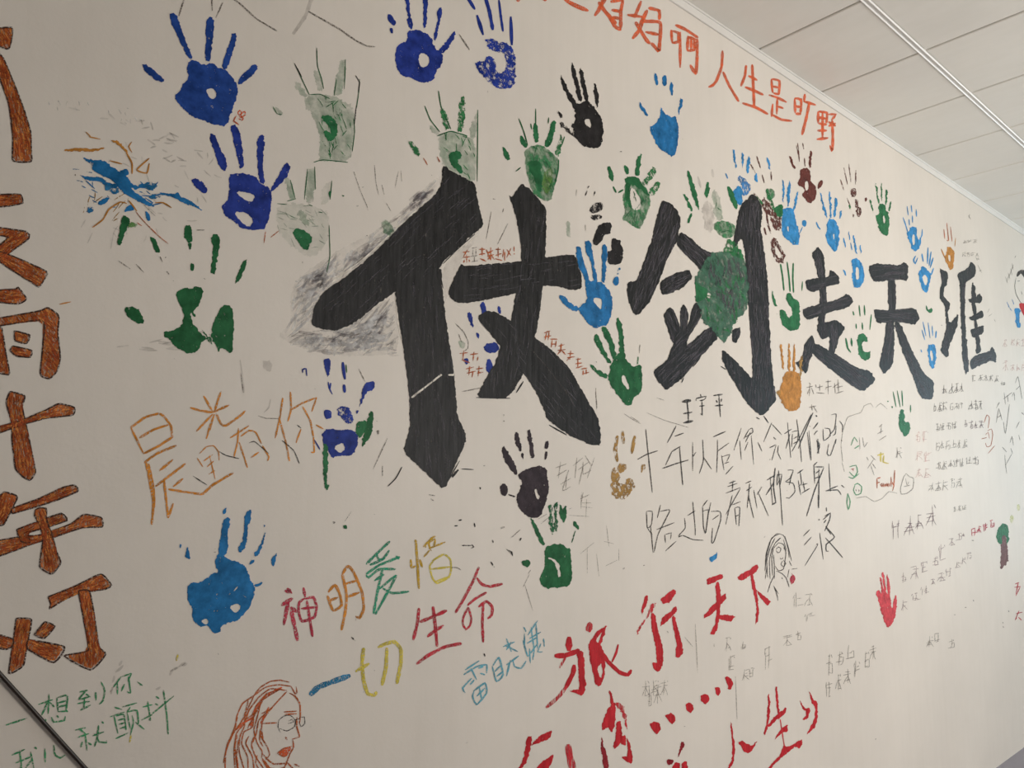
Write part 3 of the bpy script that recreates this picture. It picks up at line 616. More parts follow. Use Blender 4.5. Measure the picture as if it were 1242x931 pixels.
# small red text hope
th('red_inscription','tiny red pencil line above the crossbar of the second black character','lettering')
st('character','rust_crayon',5,'965,505 1000,500/990,490 970,525/965,530 1005,525/985,515 985,555/975,540 970,555/995,540 1000,550')
st('character','pencil',5,'1010,485 1035,480/1015,490 1015,520/1030,490 1030,520/1005,525 1040,520/1022,525 1022,550/1008,550 1040,545')
st('character','rust_crayon',6,'1045,490 1075,490/1060,480 1060,520/1045,515 1075,510/1050,535 1080,548/1080,490 1100,540/1085,510 1105,500','rust_crayon')
st('character','rust_crayon',5,'1090,505 1115,495/1102,480 1102,545/1085,525 1118,515/1100,520 1088,540/1105,520 1120,540/1125,490 1150,490/1138,480 1138,530/1125,520 1155,510/1122,535 1160,545')
st('character','rust_crayon',5,'1165,490 1160,530/1170,500 1170,545/1180,490 1200,520/1200,485 1180,530/1215,475 1215,500/1215,510 1217,515')
O(430,380,4.006)
th('red_inscription','small slanting red pencil line to the right of the second black character','lettering')
st('character','rust_crayon',5,'920,95 950,85/935,85 925,130/945,90 940,130/920,115 955,108/950,125 985,125/960,130 955,165/980,130 975,165/955,150 980,148')
st('character','rust_crayon',5,'990,160 1020,150/1005,145 1000,190/985,180 1025,175/1005,175 985,200/1005,178 1025,200/1035,195 1065,195/1050,180 1045,225/1032,215 1070,210/1048,212 1030,230')
st('character','rust_crayon',5,'1075,225 1100,220/1085,215 1085,260/1072,245 1105,240/1075,265 1110,255/1100,270 1130,265/1110,275 1110,300/1125,270 1125,295/1105,295 1140,285')
th('red_inscription','scribbled red pencil marks left of the blue palm under the second black character','lettering')
st('character','rust_crayon',5,'510,195 550,190/530,180 525,230/560,200 600,195/580,185 575,230/600,210 595,230/540,270 580,260/560,255 555,300/545,290 590,280/590,270 625,265/605,255 600,305/595,290 625,285/575,285 570,310/520,225 560,240')
th('handprint','blue palm fragments tucked under the second black character','handprint','blue handprints',L=1)
B='royal_paint'
pg('palm_print',B,'625,150 690,138 705,170 690,190 640,192'); pg('palm_print',B,'640,225 655,218 670,250 690,270 660,300 640,280'); pg('palm_print','blue_over','700,200 760,150 800,200 790,260 720,370 640,370 660,300')
pg('finger_print',B,'545,0 565,-10 575,40 580,75 560,50'); pg('finger_print',B,'590,90 605,100 605,125 592,115'); pg('thumb_print',B,'530,220 550,215 555,240 540,250')
O(540,180,4.006)
pg('finger_print',B,'170,750 190,742 200,780 205,815 185,815 172,790'); pg('finger_print',B,'252,765 270,768 270,805 258,800')
th('pencil_strokes','curved thin green and grey strokes beside the first black vertical','mark')
O(430,380,4.006)
st('line','pencil',5,'490,50 530,90 552,140 550,170 530,185/505,100 520,140/20,270 50,330'); pg('line','green_wash','500,130 535,135 535,170 510,170')
st('line','pencil',5,'520,380 620,360/1170,380 1178,460')
th('handprint','plum handprint below the second black character','handprint')
B='plum_paint'
pg('palm_print',B,'795,775 850,750 900,740 930,750 935,790 942,810 945,860 925,930 900,990 850,995 800,950 785,890 805,850 815,810 795,800',['872,855 885,850 892,880 900,885 895,905 882,895'])
pg('finger_print',B,'712,655 730,645 790,750 790,785 770,775 725,710'); pg('finger_print',B,'775,578 795,572 812,650 810,670 795,665 780,620'); pg('finger_print',B,'810,680 820,675 822,710 812,700')
pg('finger_print',B,'835,570 855,565 872,680 868,705 855,700'); pg('finger_print',B,'925,625 940,618 945,640 935,660 922,655'); pg('finger_print',B,'925,670 937,670 930,712 922,708')
pg('thumb_print',B,'702,840 725,822 748,850 740,885 715,885'); pg('thumb_print',B,'745,875 780,885 780,895 750,885')
O(430,380,4.006)
th('scuff_marks','small dark specks left of the plum handprint','mark')
pg('fleck','pencil','105,570 118,565 120,585 112,592'); pg('fleck','dark_paint','605,842 615,845 612,858'); st('fleck','pencil',5,'360,880 390,885/370,900 385,910/625,740 635,738/722,520 728,525/600,30 1005,35'.replace('/600,30 1005,35',''))
th('pencil_inscription','faint grey-green pencil characters right of the plum handprint','lettering')
st('character','faint_pencil',5,'975,750 1030,730/1000,720 990,800/980,790 1030,760/1000,830 1050,800/1040,760 1010,860 1050,840/1030,790 1025,850')
st('character','faint_pencil',5,'1060,740 1110,700/1080,700 1070,800/1085,760 1140,720/1120,690 1150,740/1110,720 1110,780 1150,760/1090,830 1110,740/1110,870 1100,920/1095,900 1140,880/1165,700 1130,800')
G='blue handprints'
O(660,260,6.65)
B='azure_paint'
th('handprint','sky-blue handprint with a heart-shaped gap, over the tip of the black crossbar','handprint',G,L=4)
pg('palm_print',B,'330,520 400,540 460,545 500,580 545,640 552,770 515,890 450,905 400,915 340,870 300,810 270,770 290,740 335,710 345,680 330,590',['385,680 430,670 468,690 460,770 430,745'])
pg('finger_print',B,'255,265 280,252 300,280 310,370 350,480 360,530 330,540 300,470 265,380'); pg('finger_print',B,'325,220 355,205 380,240 400,400 430,545 400,545 370,380 330,270')
pg('finger_print',B,'465,250 485,235 510,270 500,400 490,545 462,545 465,400'); pg('finger_print',B,'555,520 575,500 605,510 600,560 575,578 555,560'); pg('finger_print','azure_dry','600,430 618,425 600,480 585,490')
pg('thumb_print',B,'115,650 160,655 190,690 230,730 285,750 270,780 210,770 150,710 120,680')
th('finger_smudge','pair of thick black finger smudges above the sky-blue print with heart gap','mark',L=3)
pg('smudge','dark_paint','430,90 480,65 540,60 545,120 520,160 480,170 460,220 430,250 395,245 395,200 410,170 420,120'); pg('smudge','dark_paint','540,200 570,188 610,210 635,290 635,370 610,395 550,412 515,390 505,320 520,290 540,290')
pg('smudge','dark_dry','370,5 430,0 470,15 440,40 390,50'); pg('smudge','dark_dry','370,-60 450,-110 480,-60 440,-10 370,-10'); st('smudge','dark_dry',10,'350,-210 360,-230/330,-150 345,-190/410,-190 400,-150')
pg('smudge','green_wash','180,60 200,60 215,150 195,200 185,130'); st('smudge','pencil',6,'330,80 332,130/260,-200 255,-150/300,370 345,440')
O(700,380,6.65)
th('handprint','dark green handprint with a slit in the palm, below the heart-gap blue one','handprint','green handprints',L=3)
B='dgreen_paint'
pg('palm_print',B,'270,410 295,370 320,320 355,315 400,370 440,430 470,430 500,410 520,425 525,590 500,650 450,680 440,730 410,748 375,720 340,680 290,610 245,520 262,470',['355,510 380,495 400,540 425,600 415,620 365,565'])
pg('finger_print',B,'135,180 155,165 180,190 230,320 275,395 262,415 215,350 140,230'); pg('finger_print',B,'190,108 240,108 265,180 290,220 315,350 285,370 255,260 210,170'); pg('finger_print',B,'313,40 330,30 350,60 375,200 390,360 340,340 338,200')
pg('finger_print','green_dry','488,345 495,350 495,410 478,410'); pg('thumb_print',B,'95,410 120,415 180,465 250,490 240,530 190,510 140,470'); st('finger_print','pencil',8,'505,250 500,320')
th('name_inscription','three neat black marker characters below the sword character','lettering')
K='black_crayon'
st('character',K,22,'845,712 918,700'); st('character',K,11,'885,710 895,800 895,870/855,808 928,795'); st('character',K,16,'855,882 935,866')
st('character',K,8,'992,650 1000,672/960,705 962,685 1040,668 1025,695/985,705 1025,695/985,748 1028,742/1005,705 1008,820 995,805')
st('character',K,11,'1098,662 1172,652/1110,745 1175,738'); st('character',K,9,'1120,700 1130,720/1165,685 1158,712/1142,660 1155,835')
th('scuff_marks','thin brown scratches under the slit-palmed green handprint','mark')
st('scuff','pencil',5,'380,810 440,850 510,890/430,830 500,875/150,600 155,770/150,385 158,395/640,680 700,700/560,800 700,860 900,920')
O(850,160,6.65)
th('handprint','streaky blue handprint behind the top of the sword character','handprint',G)
B='light_blue_paint'
pg('palm_print',B,'255,470 310,430 335,470 335,560 320,600 290,580 260,520'); pg('palm_print','light_blue_dry','300,350 350,370 400,440 400,490 330,520 330,430 305,400'); pg('palm_print','green_paint','210,440 240,440 290,560 300,620 280,620 230,540')
pg('finger_print',B,'255,145 275,150 280,230 288,295 275,290 262,220'); pg('finger_print',B,'330,160 345,165 348,240 335,300 330,240'); pg('finger_print',B,'378,195 395,205 395,290 375,345 370,290'); pg('finger_print',B,'195,330 210,340 220,380 205,370'); pg('thumb_print',B,'430,360 450,325 455,375 460,410 435,395')
th('handprint','brown and green streaked handprint right of the sword character top','handprint','maroon handprints')
st('finger_print','maroon_dry',12,'450,195 480,290/495,345 510,410/400,260 440,330/565,320 570,390'); pg('finger_print',B,'525,210 540,205 560,260 560,310 548,290')
pg('palm_print','green_film','520,460 580,455 600,520 550,560 530,530'); pg('palm_print','maroon_dry','500,520 540,560 600,640 650,700 640,800 590,790 560,700 520,640 490,580'); pg('palm_print','green_paint','590,610 655,580 665,640 650,690 610,680')
st('palm_print','maroon_dry',14,'420,490 480,560 520,640/530,650 540,740 565,820/510,770 525,830'); pg('palm_print','maroon_dry','560,870 600,860 625,900 600,930 570,930')
O(740,200,4.006)
pg('palm_print','maroon_dry','780,360 800,350 820,380 850,440 845,475 810,475 785,430',['800,390 815,400 835,450 820,455 800,430'])
st('palm_print','green_dry',14,'700,150 740,190/760,120 800,230/820,190 830,240')
O(850,160,6.65)
th('handprint','sky-blue handprint with a round thumb dot, below the maroon one','handprint',G)
pg('palm_print',B,'660,620 690,610 740,612 760,680 780,770 795,840 790,900 770,915 735,905 715,885 680,860 655,830 650,760 655,690',['695,760 708,765 708,805 698,800'])
pg('finger_print',B,'655,380 668,400 672,500 665,590 658,500'); pg('finger_print',B,'715,390 725,400 720,490 710,600 695,600 690,500'); pg('finger_print',B,'775,475 790,480 780,550 750,640 740,625 760,550'); st('thumb_print',B,8,'795,820 820,765'); pg('thumb_print',B,'815,715 840,708 855,735 840,765 815,755')
th('handprint','reddish-brown handprint under the last orange characters','handprint','maroon handprints')
M='maroon_dry'
pg('palm_print','maroon_paint','800,310 840,285 875,300 885,360 880,400 920,430 935,490 925,540 890,578 865,570 825,530 820,490 840,480 815,440 785,430 785,390 800,370',['840,400 865,395 870,450 850,480 835,440'])
pg('finger_print','maroon_paint','710,190 725,200 765,290 755,305 725,250'); pg('finger_print','maroon_paint','885,145 900,170 885,290 870,280 870,200'); st('finger_print',M,10,'780,90 795,240/820,90 830,140/770,110 790,200/835,210 840,280'); pg('thumb_print','maroon_paint','945,405 975,385 985,410 965,450 940,465')
th('handprint','blue handprint with a small white slit, right of the round-thumb one','handprint',G)
pg('palm_print',B,'1020,700 1080,700 1110,760 1118,860 1110,925 1090,960 1075,965 1055,945 1020,890 1000,850 1015,800',['1065,825 1078,825 1075,870 1068,865'])
pg('finger_print',B,'955,480 968,485 985,560 1020,690 1008,695 985,620'); pg('finger_print',B,'1028,478 1045,480 1052,600 1060,690 1040,695 1035,580'); pg('finger_print',B,'1080,528 1102,535 1100,600 1080,690 1070,690 1075,600'); pg('finger_print',B,'1118,640 1138,632 1130,690 1115,710'); pg('thumb_print',B,'925,725 940,735 968,785 958,790 935,760')
O(1000,180,6.65)
th('handprint','small speckled maroon handprint between blue and green ones','handprint','maroon handprints')
pg('palm_print',M,'205,330 250,320 258,370 240,395 215,390'); pg('palm_print',M,'245,400 265,420 280,470 298,490 295,530 275,560 255,530 255,480 245,440')
st('finger_print',M,8,'128,250 155,335/155,155 185,290/195,125 205,205 212,270'); st('finger_print',M,10,'252,175 250,290'); st('thumb_print',M,7,'180,400 210,470'); pg('thumb_print','green_dry','195,455 208,450 212,495 202,490'); pg('palm_print',M,'225,530 235,530 235,555 225,555')
th('handprint','green handprint with a white oval, near the ceiling edge at right','handprint','green handprints')
B='green_paint'
pg('palm_print',B,'435,450 480,445 500,490 520,520 520,640 510,695 495,705 450,675 425,620 410,545 430,535 440,500',['470,545 480,540 490,570 485,605 472,600'])
pg('finger_print',B,'405,272 418,290 440,420 445,450 430,440 415,350'); pg('finger_print',B,'455,270 465,290 466,430 455,430'); pg('finger_print',B,'492,330 505,335 500,450 485,455 490,400'); pg('finger_print',B,'530,420 540,430 530,500 515,510 520,470'); pg('thumb_print',B,'360,415 372,415 400,505 390,510 370,460'); pg('thumb_print','maroon_paint','325,405 340,392 345,415 330,435')
th('handprint','blue handprint with a pale gap, second from the ochre hand','handprint',G)
B='light_blue_paint'
pg('palm_print',B,'685,640 700,630 740,635 745,700 755,740 780,710 785,730 765,800 745,830 710,825 690,770 665,680 680,670',['705,700 725,690 730,740 725,780 710,770'])
st('finger_print',B,9,'632,555 655,620 675,690/665,465 675,540/698,455 705,515/738,490 742,550/708,540 710,600/680,570 685,620'); st('thumb_print',B,9,'788,650 785,700 770,730')
th('handprint','light blue fingertips and oval palm left of the T-topped character','handprint',G)
pg('finger_print',B,'190,668 200,670 208,740 198,735'); st('finger_print',B,8,'210,760 222,820'); pg('finger_print',B,'230,695 242,700 262,850 252,845 235,760'); pg('finger_print',B,'282,775 292,780 298,845 288,845'); pg('finger_print',B,'150,720 160,725 172,790 165,805 155,760')
O(932,290,4.006)
pg('palm_print',B,'400,105 420,92 450,105 465,150 465,200 440,240 415,235 402,190 412,150',['425,135 438,140 440,190 430,200 422,170']); pg('thumb_print',B,'360,150 368,145 380,175 372,178')
th('handprint','ochre-yellow handprint above the rightmost black character','handprint','ochre handprints')
O(1000,180,6.65)
st('finger_print','rust_crayon',8,'985,600 1000,740 985,740/1015,630 1028,750/962,650 970,730'); st('finger_print','ochre_paint',6,'1057,720 1050,790'); st('thumb_print','ochre_paint',9,'940,810 965,870 980,900')
O(932,290,4.006)
pg('palm_print','ochre_paint','865,55 870,35 890,38 905,70 900,120 890,155 870,130 855,95',['873,75 885,80 885,110 877,105'])
th('handprint','green fingers and crook-shaped palm right of the sword character','handprint','green handprints')
B='green_paint'
st('finger_print',B,8,'58,120 68,180 75,250/90,110 100,190 105,255/120,115 118,190 122,260'); st('finger_print',B,6,'165,205 162,250'); pg('thumb_print',B,'15,245 28,280 42,325 32,325 18,290')
pg('palm_print',B,'80,265 105,260 115,285 150,300 152,350 150,440 100,445 65,420 52,345 75,340 95,385 120,370 115,330 90,310')
th('handprint','ochre handprint overlapping the foot of the walking character','handprint','ochre handprints',L=4)
pg('palm_print','ochre_paint','78,645 120,640 155,650 160,740 155,810 130,838 90,830 60,790 48,755 65,700'); 
pg('finger_print','ochre_paint','55,505 65,510 75,620 68,635'); pg('finger_print','ochre_paint','95,505 104,508 105,645 95,645'); pg('finger_print','ochre_paint','120,505 128,508 130,645 118,645'); pg('finger_print','ochre_dry','150,570 170,565 165,620 155,680 150,660'); pg('thumb_print','ochre_dry','35,740 60,730 60,760 45,760')
th('handprint','green C-shaped palm print between walking and T-topped characters','handprint','green handprints')
pg('palm_print',B,'430,470 455,455 480,470 480,500 455,495 455,530 470,550 500,545 495,575 470,592 440,570 432,520'); st('finger_print',B,7,'440,320 445,375/465,320 468,370/500,365 492,440/410,350 415,370/425,410 427,435/455,405 457,440'); st('thumb_print',B,9,'375,480 385,530 400,550/402,480 405,520')
th('handprint','narrow blue handprint overlapping the T-topped character foot','handprint','blue handprints')
B='light_blue_paint'
pg('palm_print',B,'770,510 812,510 815,600 800,632 780,610',['785,540 798,545 800,590 790,590']); st('finger_print',B,5,'750,400 765,470/775,405 785,480/795,420 798,470/745,440 760,490'); st('finger_print',B,7,'815,445 812,480'); st('thumb_print',B,5,'740,535 745,550'); pg('finger_print','green_paint','762,315 775,345 795,330 795,355 780,358 765,345')
th('handprint','blue handprint with diamond-shaped gap left of the rightmost black character','handprint','blue handprints')
pg('palm_print',B,'725,185 745,125 760,140 785,160 790,190 775,250 765,262 745,235',['745,190 760,170 775,195 765,230']); st('finger_print',B,7,'745,70 752,110/775,40 772,120/790,60 780,130/800,90 785,140/725,90 712,120 705,100 715,80/728,170 735,160/790,175 802,140')
th('handprint','green handprint low between the T-topped and rightmost black characters','handprint','green handprints')
B='green_paint'
pg('palm_print',B,'640,830 655,825 662,870 660,890 685,885 688,929 670,960 650,950 630,900'); st('finger_print',B,6,'605,740 620,815/625,735 640,815/648,735 652,810/690,805 690,840/600,810 602,820/578,785 582,790')
O(600,560,6.65)
th('handprint','dark green handprint under the plum one, palm split by a white curve','handprint','green handprints')
B='dgreen_paint'
pg('palm_print',B,'400,690 450,670 500,660 545,660 575,690 610,695 612,780 620,880 625,950 600,1000 500,1015 410,1020 370,980 362,920 400,860 405,790',['430,765 490,790 525,830 530,920 510,930 500,850 470,800 430,780'])
pg('finger_print',B,'285,455 300,450 325,490 380,600 405,670 385,680 350,610 300,510'); pg('finger_print','dgreen_dry','428,345 455,335 470,420 475,580 460,600 440,500'); pg('finger_print','dgreen_dry','475,330 510,325 500,420 505,560 480,570 480,450')
pg('finger_print',B,'520,345 545,350 550,400 570,350 582,360 572,470 550,490 530,460'); pg('finger_print',B,'630,480 650,475 682,530 670,550 640,520'); st('finger_print','dgreen_dry',12,'650,555 635,600 620,650'); pg('thumb_print','dgreen_dry','215,800 245,790 285,800 270,840 230,845')
th('scuff_marks','brown scuffs and a tiny green fleck left of the white-curve handprint','mark')
st('scuff','pencil',5,'45,530 80,520/130,610 200,550/90,700 140,750/140,720 145,745/200,620 215,610/350,460 420,420/370,500 430,450/270,900 290,870')
th('pencil_inscription','very faint pencil characters right of the white-curve handprint','lettering')
st('character','faint_pencil',5,'700,240 695,380/700,330 780,330/740,300 735,450/700,360 790,370/600,380 620,370/600,430 760,440/900,510 920,680/690,740 800,650/745,700 745,900/820,740 840,920/1000,700 1000,800/890,840 990,790/880,640 960,660')
O(740,380,5)
th('handprint','dry ochre handprint with streaky fingers, left of the pen poem','handprint','ochre handprints')
B='ochre_dry'
st('finger_print',B,22,'75,710 80,790/45,740 30,830 45,900/150,740 130,850')
O(600,560,6.65)
pg('palm_print',B,'940,50 970,40 1000,90 1010,130 1000,170 1040,190 1070,130 1110,140 1130,170 1120,210 1080,270 1040,300 980,300 940,260'); pg('palm_print',B,'985,20 1050,10 1060,60 1020,90 990,80'); pg('thumb_print',B,'1180,20 1215,20 1215,50 1175,95')
# orange top line
th('orange_inscription','orange marker sentence running along the wall just below the ceiling','lettering')
M='orange_crayon'
O(600,0,4.137)
st('character',M,16,'340,-20 370,10 420,35 470,55/240,-10 260,2/110,-5 125,5')
st('character',M,15,'545,-20 530,40 500,80/520,10 555,60 610,120/560,-10 510,60/580,10 640,0 632,60 632,145/585,50 640,60/570,70 600,130 635,152/590,85 625,95')
st('character',M,15,'735,5 700,90/665,75 740,85/745,85 725,150 690,195/705,110 760,200 780,220/770,40 825,55 825,100/765,50 745,105 830,115 825,240 820,255 785,215/755,160 825,175')
st('character',M,13,'885,150 890,215/885,155 920,165 920,210 888,215/930,160 930,340/905,125 960,150 1020,190/970,180 965,255/970,185 1010,200/1000,200 1000,250 965,255/1015,195 1015,290 1008,370 980,325/985,190 985,250')
O(780,0,6.205)
st('character',M,17,'597,380 590,500 550,610 520,645 490,655/600,540 650,650 720,765')
st('character',M,17,'775,490 765,570 735,650/790,570 860,605/820,485 828,640 835,800/765,655 830,680 905,715/745,775 850,810 940,860')
st('character',M,15,'965,595 970,660 975,700/965,595 1025,610 1020,715/975,650 1020,660/980,700 1020,712/945,715 1010,735 1080,770/1010,730 1005,860/975,780 965,880/1010,800 1055,815/965,860 1040,900 1120,910')
O(800,0,2.81)
st('character',M,8,'460,335 462,385/460,335 482,340 480,385/463,362 480,365/463,388 482,388/495,320 492,345/490,345 532,358/510,350 500,400 485,460')
st('character',M,8,'540,380 540,420/540,380 570,385 568,420/540,400 570,405/540,420 570,425/555,380 555,470/537,445 570,445/535,475 575,470/575,390 600,390 585,410/575,415 600,430/588,410 590,470 588,515 580,495/575,430 600,420')
import random as _r
def squig(x0,y0,n,dx,h,sl,seed,mat,w=5):
    R_=_r.Random(seed)
    for i in range(n):
        x=x0+i*dx+R_.uniform(-3,3); y=y0-sl*i*dx+R_.uniform(-.06,.06)*h; ww=dx*R_.uniform(.74,.95); hh=h*R_.uniform(.85,1.1); out=[]
        def P(u,v): return '%d,%d'%(x+ww*(u+R_.uniform(-.07,.07)),y+hh*(v+R_.uniform(-.05,.05))-ww*u*.15)
        for v in R_.sample((.08,.25,.42,.6,.8,.97),R_.randint(2,3)): out.append(P(R_.choice((0,.25,.4)),v)+' '+P(R_.choice((.75,1)),v-.04))
        u=R_.choice((.3,.5,.65)); out.append(P(u,0)+' '+P(u,.5)+' '+P(u-.08,1))
        k=R_.random()
        if k<.45: out.append(P(u,.4)+' '+P(.25,.7)+' '+P(0,.95)); out.append(P(u,.45)+' '+P(.75,.75)+' '+P(1,1))
        elif k<.75: out.append(P(.1,.1)+' '+P(0,.4)); out.append(P(.15,.3)+' '+P(.12,1))
        else: out.append(P(.55,.5)+' '+P(.95,.5)+' '+P(.9,.95)+' '+P(.55,.95))
        if R_.random()<.5: out.append(P(.8,.05)+' '+P(.92,.2))
        st('character',mat,w*.9,'/'.join(out))
O(400,620,5)
th('rainbow_inscription','teal and yellow crayon characters continuing the red and amber ones','lettering')
M='teal_crayon'
st('character',M,13,'365,180 290,250 220,320/280,250 295,290 335,285/360,235 320,290 240,325/220,380 300,325 425,275/400,270 420,290/220,385 235,400 300,350 400,350/320,350 290,480 265,620/405,385 350,490 275,625/300,470 400,385/320,465 380,495 480,485/330,380 270,420')
st('character','mustard_crayon',13,'520,170 530,300 540,470/490,290 495,340 520,330/545,290 560,340'); st('character','mustard_crayon',10,'565,215 620,160 640,150/580,195 640,165/610,160 600,200 615,240/575,200 580,220/600,225 700,185/640,170 630,215/605,235 570,275')
st('character','yellow_crayon',10,'620,300 690,260 730,290 735,350 720,400 650,435 620,400 605,330 630,300/610,350 735,335/640,425 720,395'); st('dark_edge','pencil',9,'730,340 770,340 795,355')
th('red_inscription','two red crayon characters beside the teal and yellow ones','lettering')
M='red_crayon'
st('character',M,16,'540,585 530,680 505,780/545,670 620,640 705,600/625,575 640,700 650,820/590,760 640,720 690,690/525,925 600,870 700,820 800,800/650,630 710,600')
st('character',M,14,'905,335 860,440 800,550 760,615/890,400 920,440 970,455 1048,438/950,490 880,530 835,570'); st('character',M,11,'840,580 858,650 850,690 825,715 805,680 810,640 838,580'); st('character',M,14,'900,580 950,545 985,580 980,630 955,650/930,550 925,680 930,795')
th('paint_flecks','scattered tiny green and brown flecks above the red crayon characters','mark')
st('fleck','dark_dry',8,'755,88 775,86/780,55 800,50/875,70 880,95/860,200 872,215 855,222/800,206 860,206/985,170 990,190/975,305 998,338/1070,230 1100,245 1108,270/1150,180 1160,160/935,860 940,880/130,760 155,785'); pg('fleck','dgreen_paint','1165,310 1200,290 1220,310 1200,340 1170,330'); pg('fleck','dgreen_paint','80,85 100,80 105,105 88,108'); pg('fleck','pencil','15,60 35,62 22,80')
st('fleck','pencil',4,'90,60 130,0/1100,160 1155,110/1035,105 1060,95/1210,380 1170,460/1180,440 1230,600')
O(540,720,5)
th('blue_inscription','pale blue-green crayon name sloping up between red writings','lettering')
M='paleblue_crayon'
st('character',M,9,'120,460 205,405/110,490 190,440 250,430 250,480/155,450 190,520/120,600 105,570 160,510/150,550 175,520/200,450 230,440/210,480 240,490/170,590 240,540 250,600 190,670 165,620 175,590/190,620 240,570/205,560 220,640')
st('character',M,9,'285,440 325,385 350,490 310,530 285,440/300,470 340,430/310,500 350,470/370,270 400,350/350,320 420,290/360,310 440,350/400,290 370,340/370,430 445,375/395,400 370,500/410,400 420,440 460,450 490,405')
st('character',M,8,'475,200 490,230/470,280 500,380/480,240 480,330/500,250 520,220 560,160/510,270 580,230/520,200 540,350/550,180 560,330/495,300 560,260/510,330 515,420/540,330 530,400/580,300 560,350 590,350/500,380 560,300/595,270 600,320')
O(620,740,4.875)
G='red brush characters'
R='red_paint'
th('red_brush_character','red brush character with a striped dot, left of the four-stroke walking one','lettering',G)
st('brush_stroke',R,38,'342,155 340,240'); st('brush_stroke',R,30,'255,268 320,265 405,235'); st('brush_stroke','red_dry',14,'325,270 285,340'); pg('brush_stroke',R,'385,240 425,240 435,350 442,460 415,505 385,490 345,475 365,470 405,465 398,380 392,300')
st('brush_stroke',R,27,'372,320 365,370 320,460'); st('brush_stroke','red_dry',22,'330,445 280,510 205,575')
pg('brush_stroke','red_dry','440,95 460,65 485,80 478,115 460,132 445,120')
pg('brush_stroke',R,'455,200 500,130 565,85 555,130 530,200 505,230 460,225',['500,175 535,125 530,150 512,195'])
pg('brush_stroke',R,'460,215 520,190 550,250 555,330 550,400 520,450 495,435 480,350 465,290',['515,330 530,310 540,350 535,400 520,390 510,350'])
st('brush_stroke',R,24,'535,245 570,300 640,365 690,380 710,350'); st('brush_stroke',R,14,'632,200 620,250 595,305')
th('red_brush_character','red brush character with two diagonal left strokes and two hooked verticals','lettering',G)
O(760,660,5)
pg('brush_stroke',R,'112,308 130,312 125,350 95,425 85,400'); pg('brush_stroke','red_dry','140,370 180,345 175,380 120,450 65,545 55,545 85,490 125,430'); pg('brush_stroke',R,'145,420 172,418 190,520 222,640 220,730 195,772 165,760 150,715 185,715 170,600 150,500')
pg('brush_stroke',R,'205,330 280,270 305,285 265,350 215,362'); pg('brush_stroke',R,'300,370 310,400 220,490 205,495 210,450 270,400'); pg('brush_stroke',R,'270,440 290,430 315,530 342,630 340,665 310,690 295,680 300,600')
th('red_brush_character','red brush character with crossed legs, third in its row','lettering',G)
pg('brush_stroke',R,'482,210 580,175 585,205 485,248'); pg('brush_stroke',R,'538,230 560,230 572,330 565,430 550,520 530,548 505,545 535,480 545,400'); pg('brush_stroke',R,'600,292 605,330 520,420 470,450 465,430 530,360 580,310'); pg('brush_stroke',R,'560,425 640,428 660,435 635,468 560,455')
th('red_brush_character','red brush character like a slanted T, touching the drawn woman','lettering',G)
pg('brush_stroke',R,'672,195 740,155 785,118 798,130 785,170 700,218 675,215'); pg('brush_stroke',R,'748,185 765,180 790,300 802,400 795,465 780,490 785,380 765,280'); pg('brush_stroke',R,'780,270 800,285 875,345 855,372 820,340')
th('paint_fleck','small blue paint fleck above the crossed-legs red character','mark')
pg('fleck','light_blue_paint','503,75 540,60 545,42 553,70 520,108 505,100')
th('portrait_sketch','thin pen sketch of a long-haired woman at the end of the red row','drawing')
O(760,500,5)
K='pen_line'
st('hair',K,5,'840,930 845,860 870,780 910,735 950,745 975,800 990,860 1000,900/855,1000 850,900 870,820 900,760/870,1010 865,900 885,810/885,990 880,880 895,800 930,760/895,1010 895,930 890,860/840,1010 850,930/960,750 980,830 985,880/920,740 880,760 850,860 838,960/935,760 900,790/950,770 970,840')
st('face',K,5,'895,820 920,790 950,800 965,850 960,900 950,950 920,960 900,930/905,830 920,815 935,825 930,845 915,850 905,835/950,820 960,830 965,850/930,880 935,890 948,880/945,900 935,920 950,935 965,915 950,895/905,960 940,975 965,1000 980,1040 985,1060/895,985 870,1040 855,1090/890,1050 920,1100/895,1060 915,1120 915,1140/985,900 1000,930/940,1000 945,1010')
pg('heart','rose_crayon','990,1000 1010,980 1025,1000 1010,1040 992,1025'); st('heart',K,4,'1000,950 1035,945/985,950 975,1000'); st('heart','red_crayon',5,'1000,975 1020,1010 1000,1040 990,1010 1005,985')
th('pen_poem','thin black pen poem in two long lines, right of the sword character foot','lettering')
st('character',K,7,'115,100 130,250 155,485/65,285 120,255 188,232')
st('character',K,7,'300,80 270,140 245,185/290,145 345,125/270,240 325,205/275,235 235,320/215,340 300,310 375,288/320,210 330,330 340,440')
st('character',K,6,'400,180 400,355/400,270 420,240/460,165 465,290 440,370/465,270 515,345')
st('character',K,8,'525,148 600,115'); st('character',K,6,'550,165 550,250 545,365/550,235 620,185/575,260 590,350/575,270 625,255 605,300/590,310 620,300/600,375 645,325')
st('character',K,6,'695,95 650,230/685,170 695,285/740,105 710,160/740,105 760,95 765,120 720,150/755,140 770,315/735,180 715,230/795,180 820,235/750,120 720,180')
st('character',K,6,'880,60 830,180/880,70 940,135/890,150 905,165/865,215 905,195/905,200 880,290/920,200 915,240 935,285')
st('character',K,6,'955,130 1000,100/975,60 995,275/990,130 965,220/1005,130 1000,210/1000,120 1040,110 1035,180/1010,160 1035,145/1010,190 1035,175/1030,40 1050,180 1060,300/1000,240 1050,150 1120,10')
st('character',K,6,'1125,10 1070,140 1050,180/1105,110 1120,290/1145,20 1155,25/1130,100 1160,65/1135,135 1150,115/1155,160 1160,240/1150,170 1170,210 1155,245')
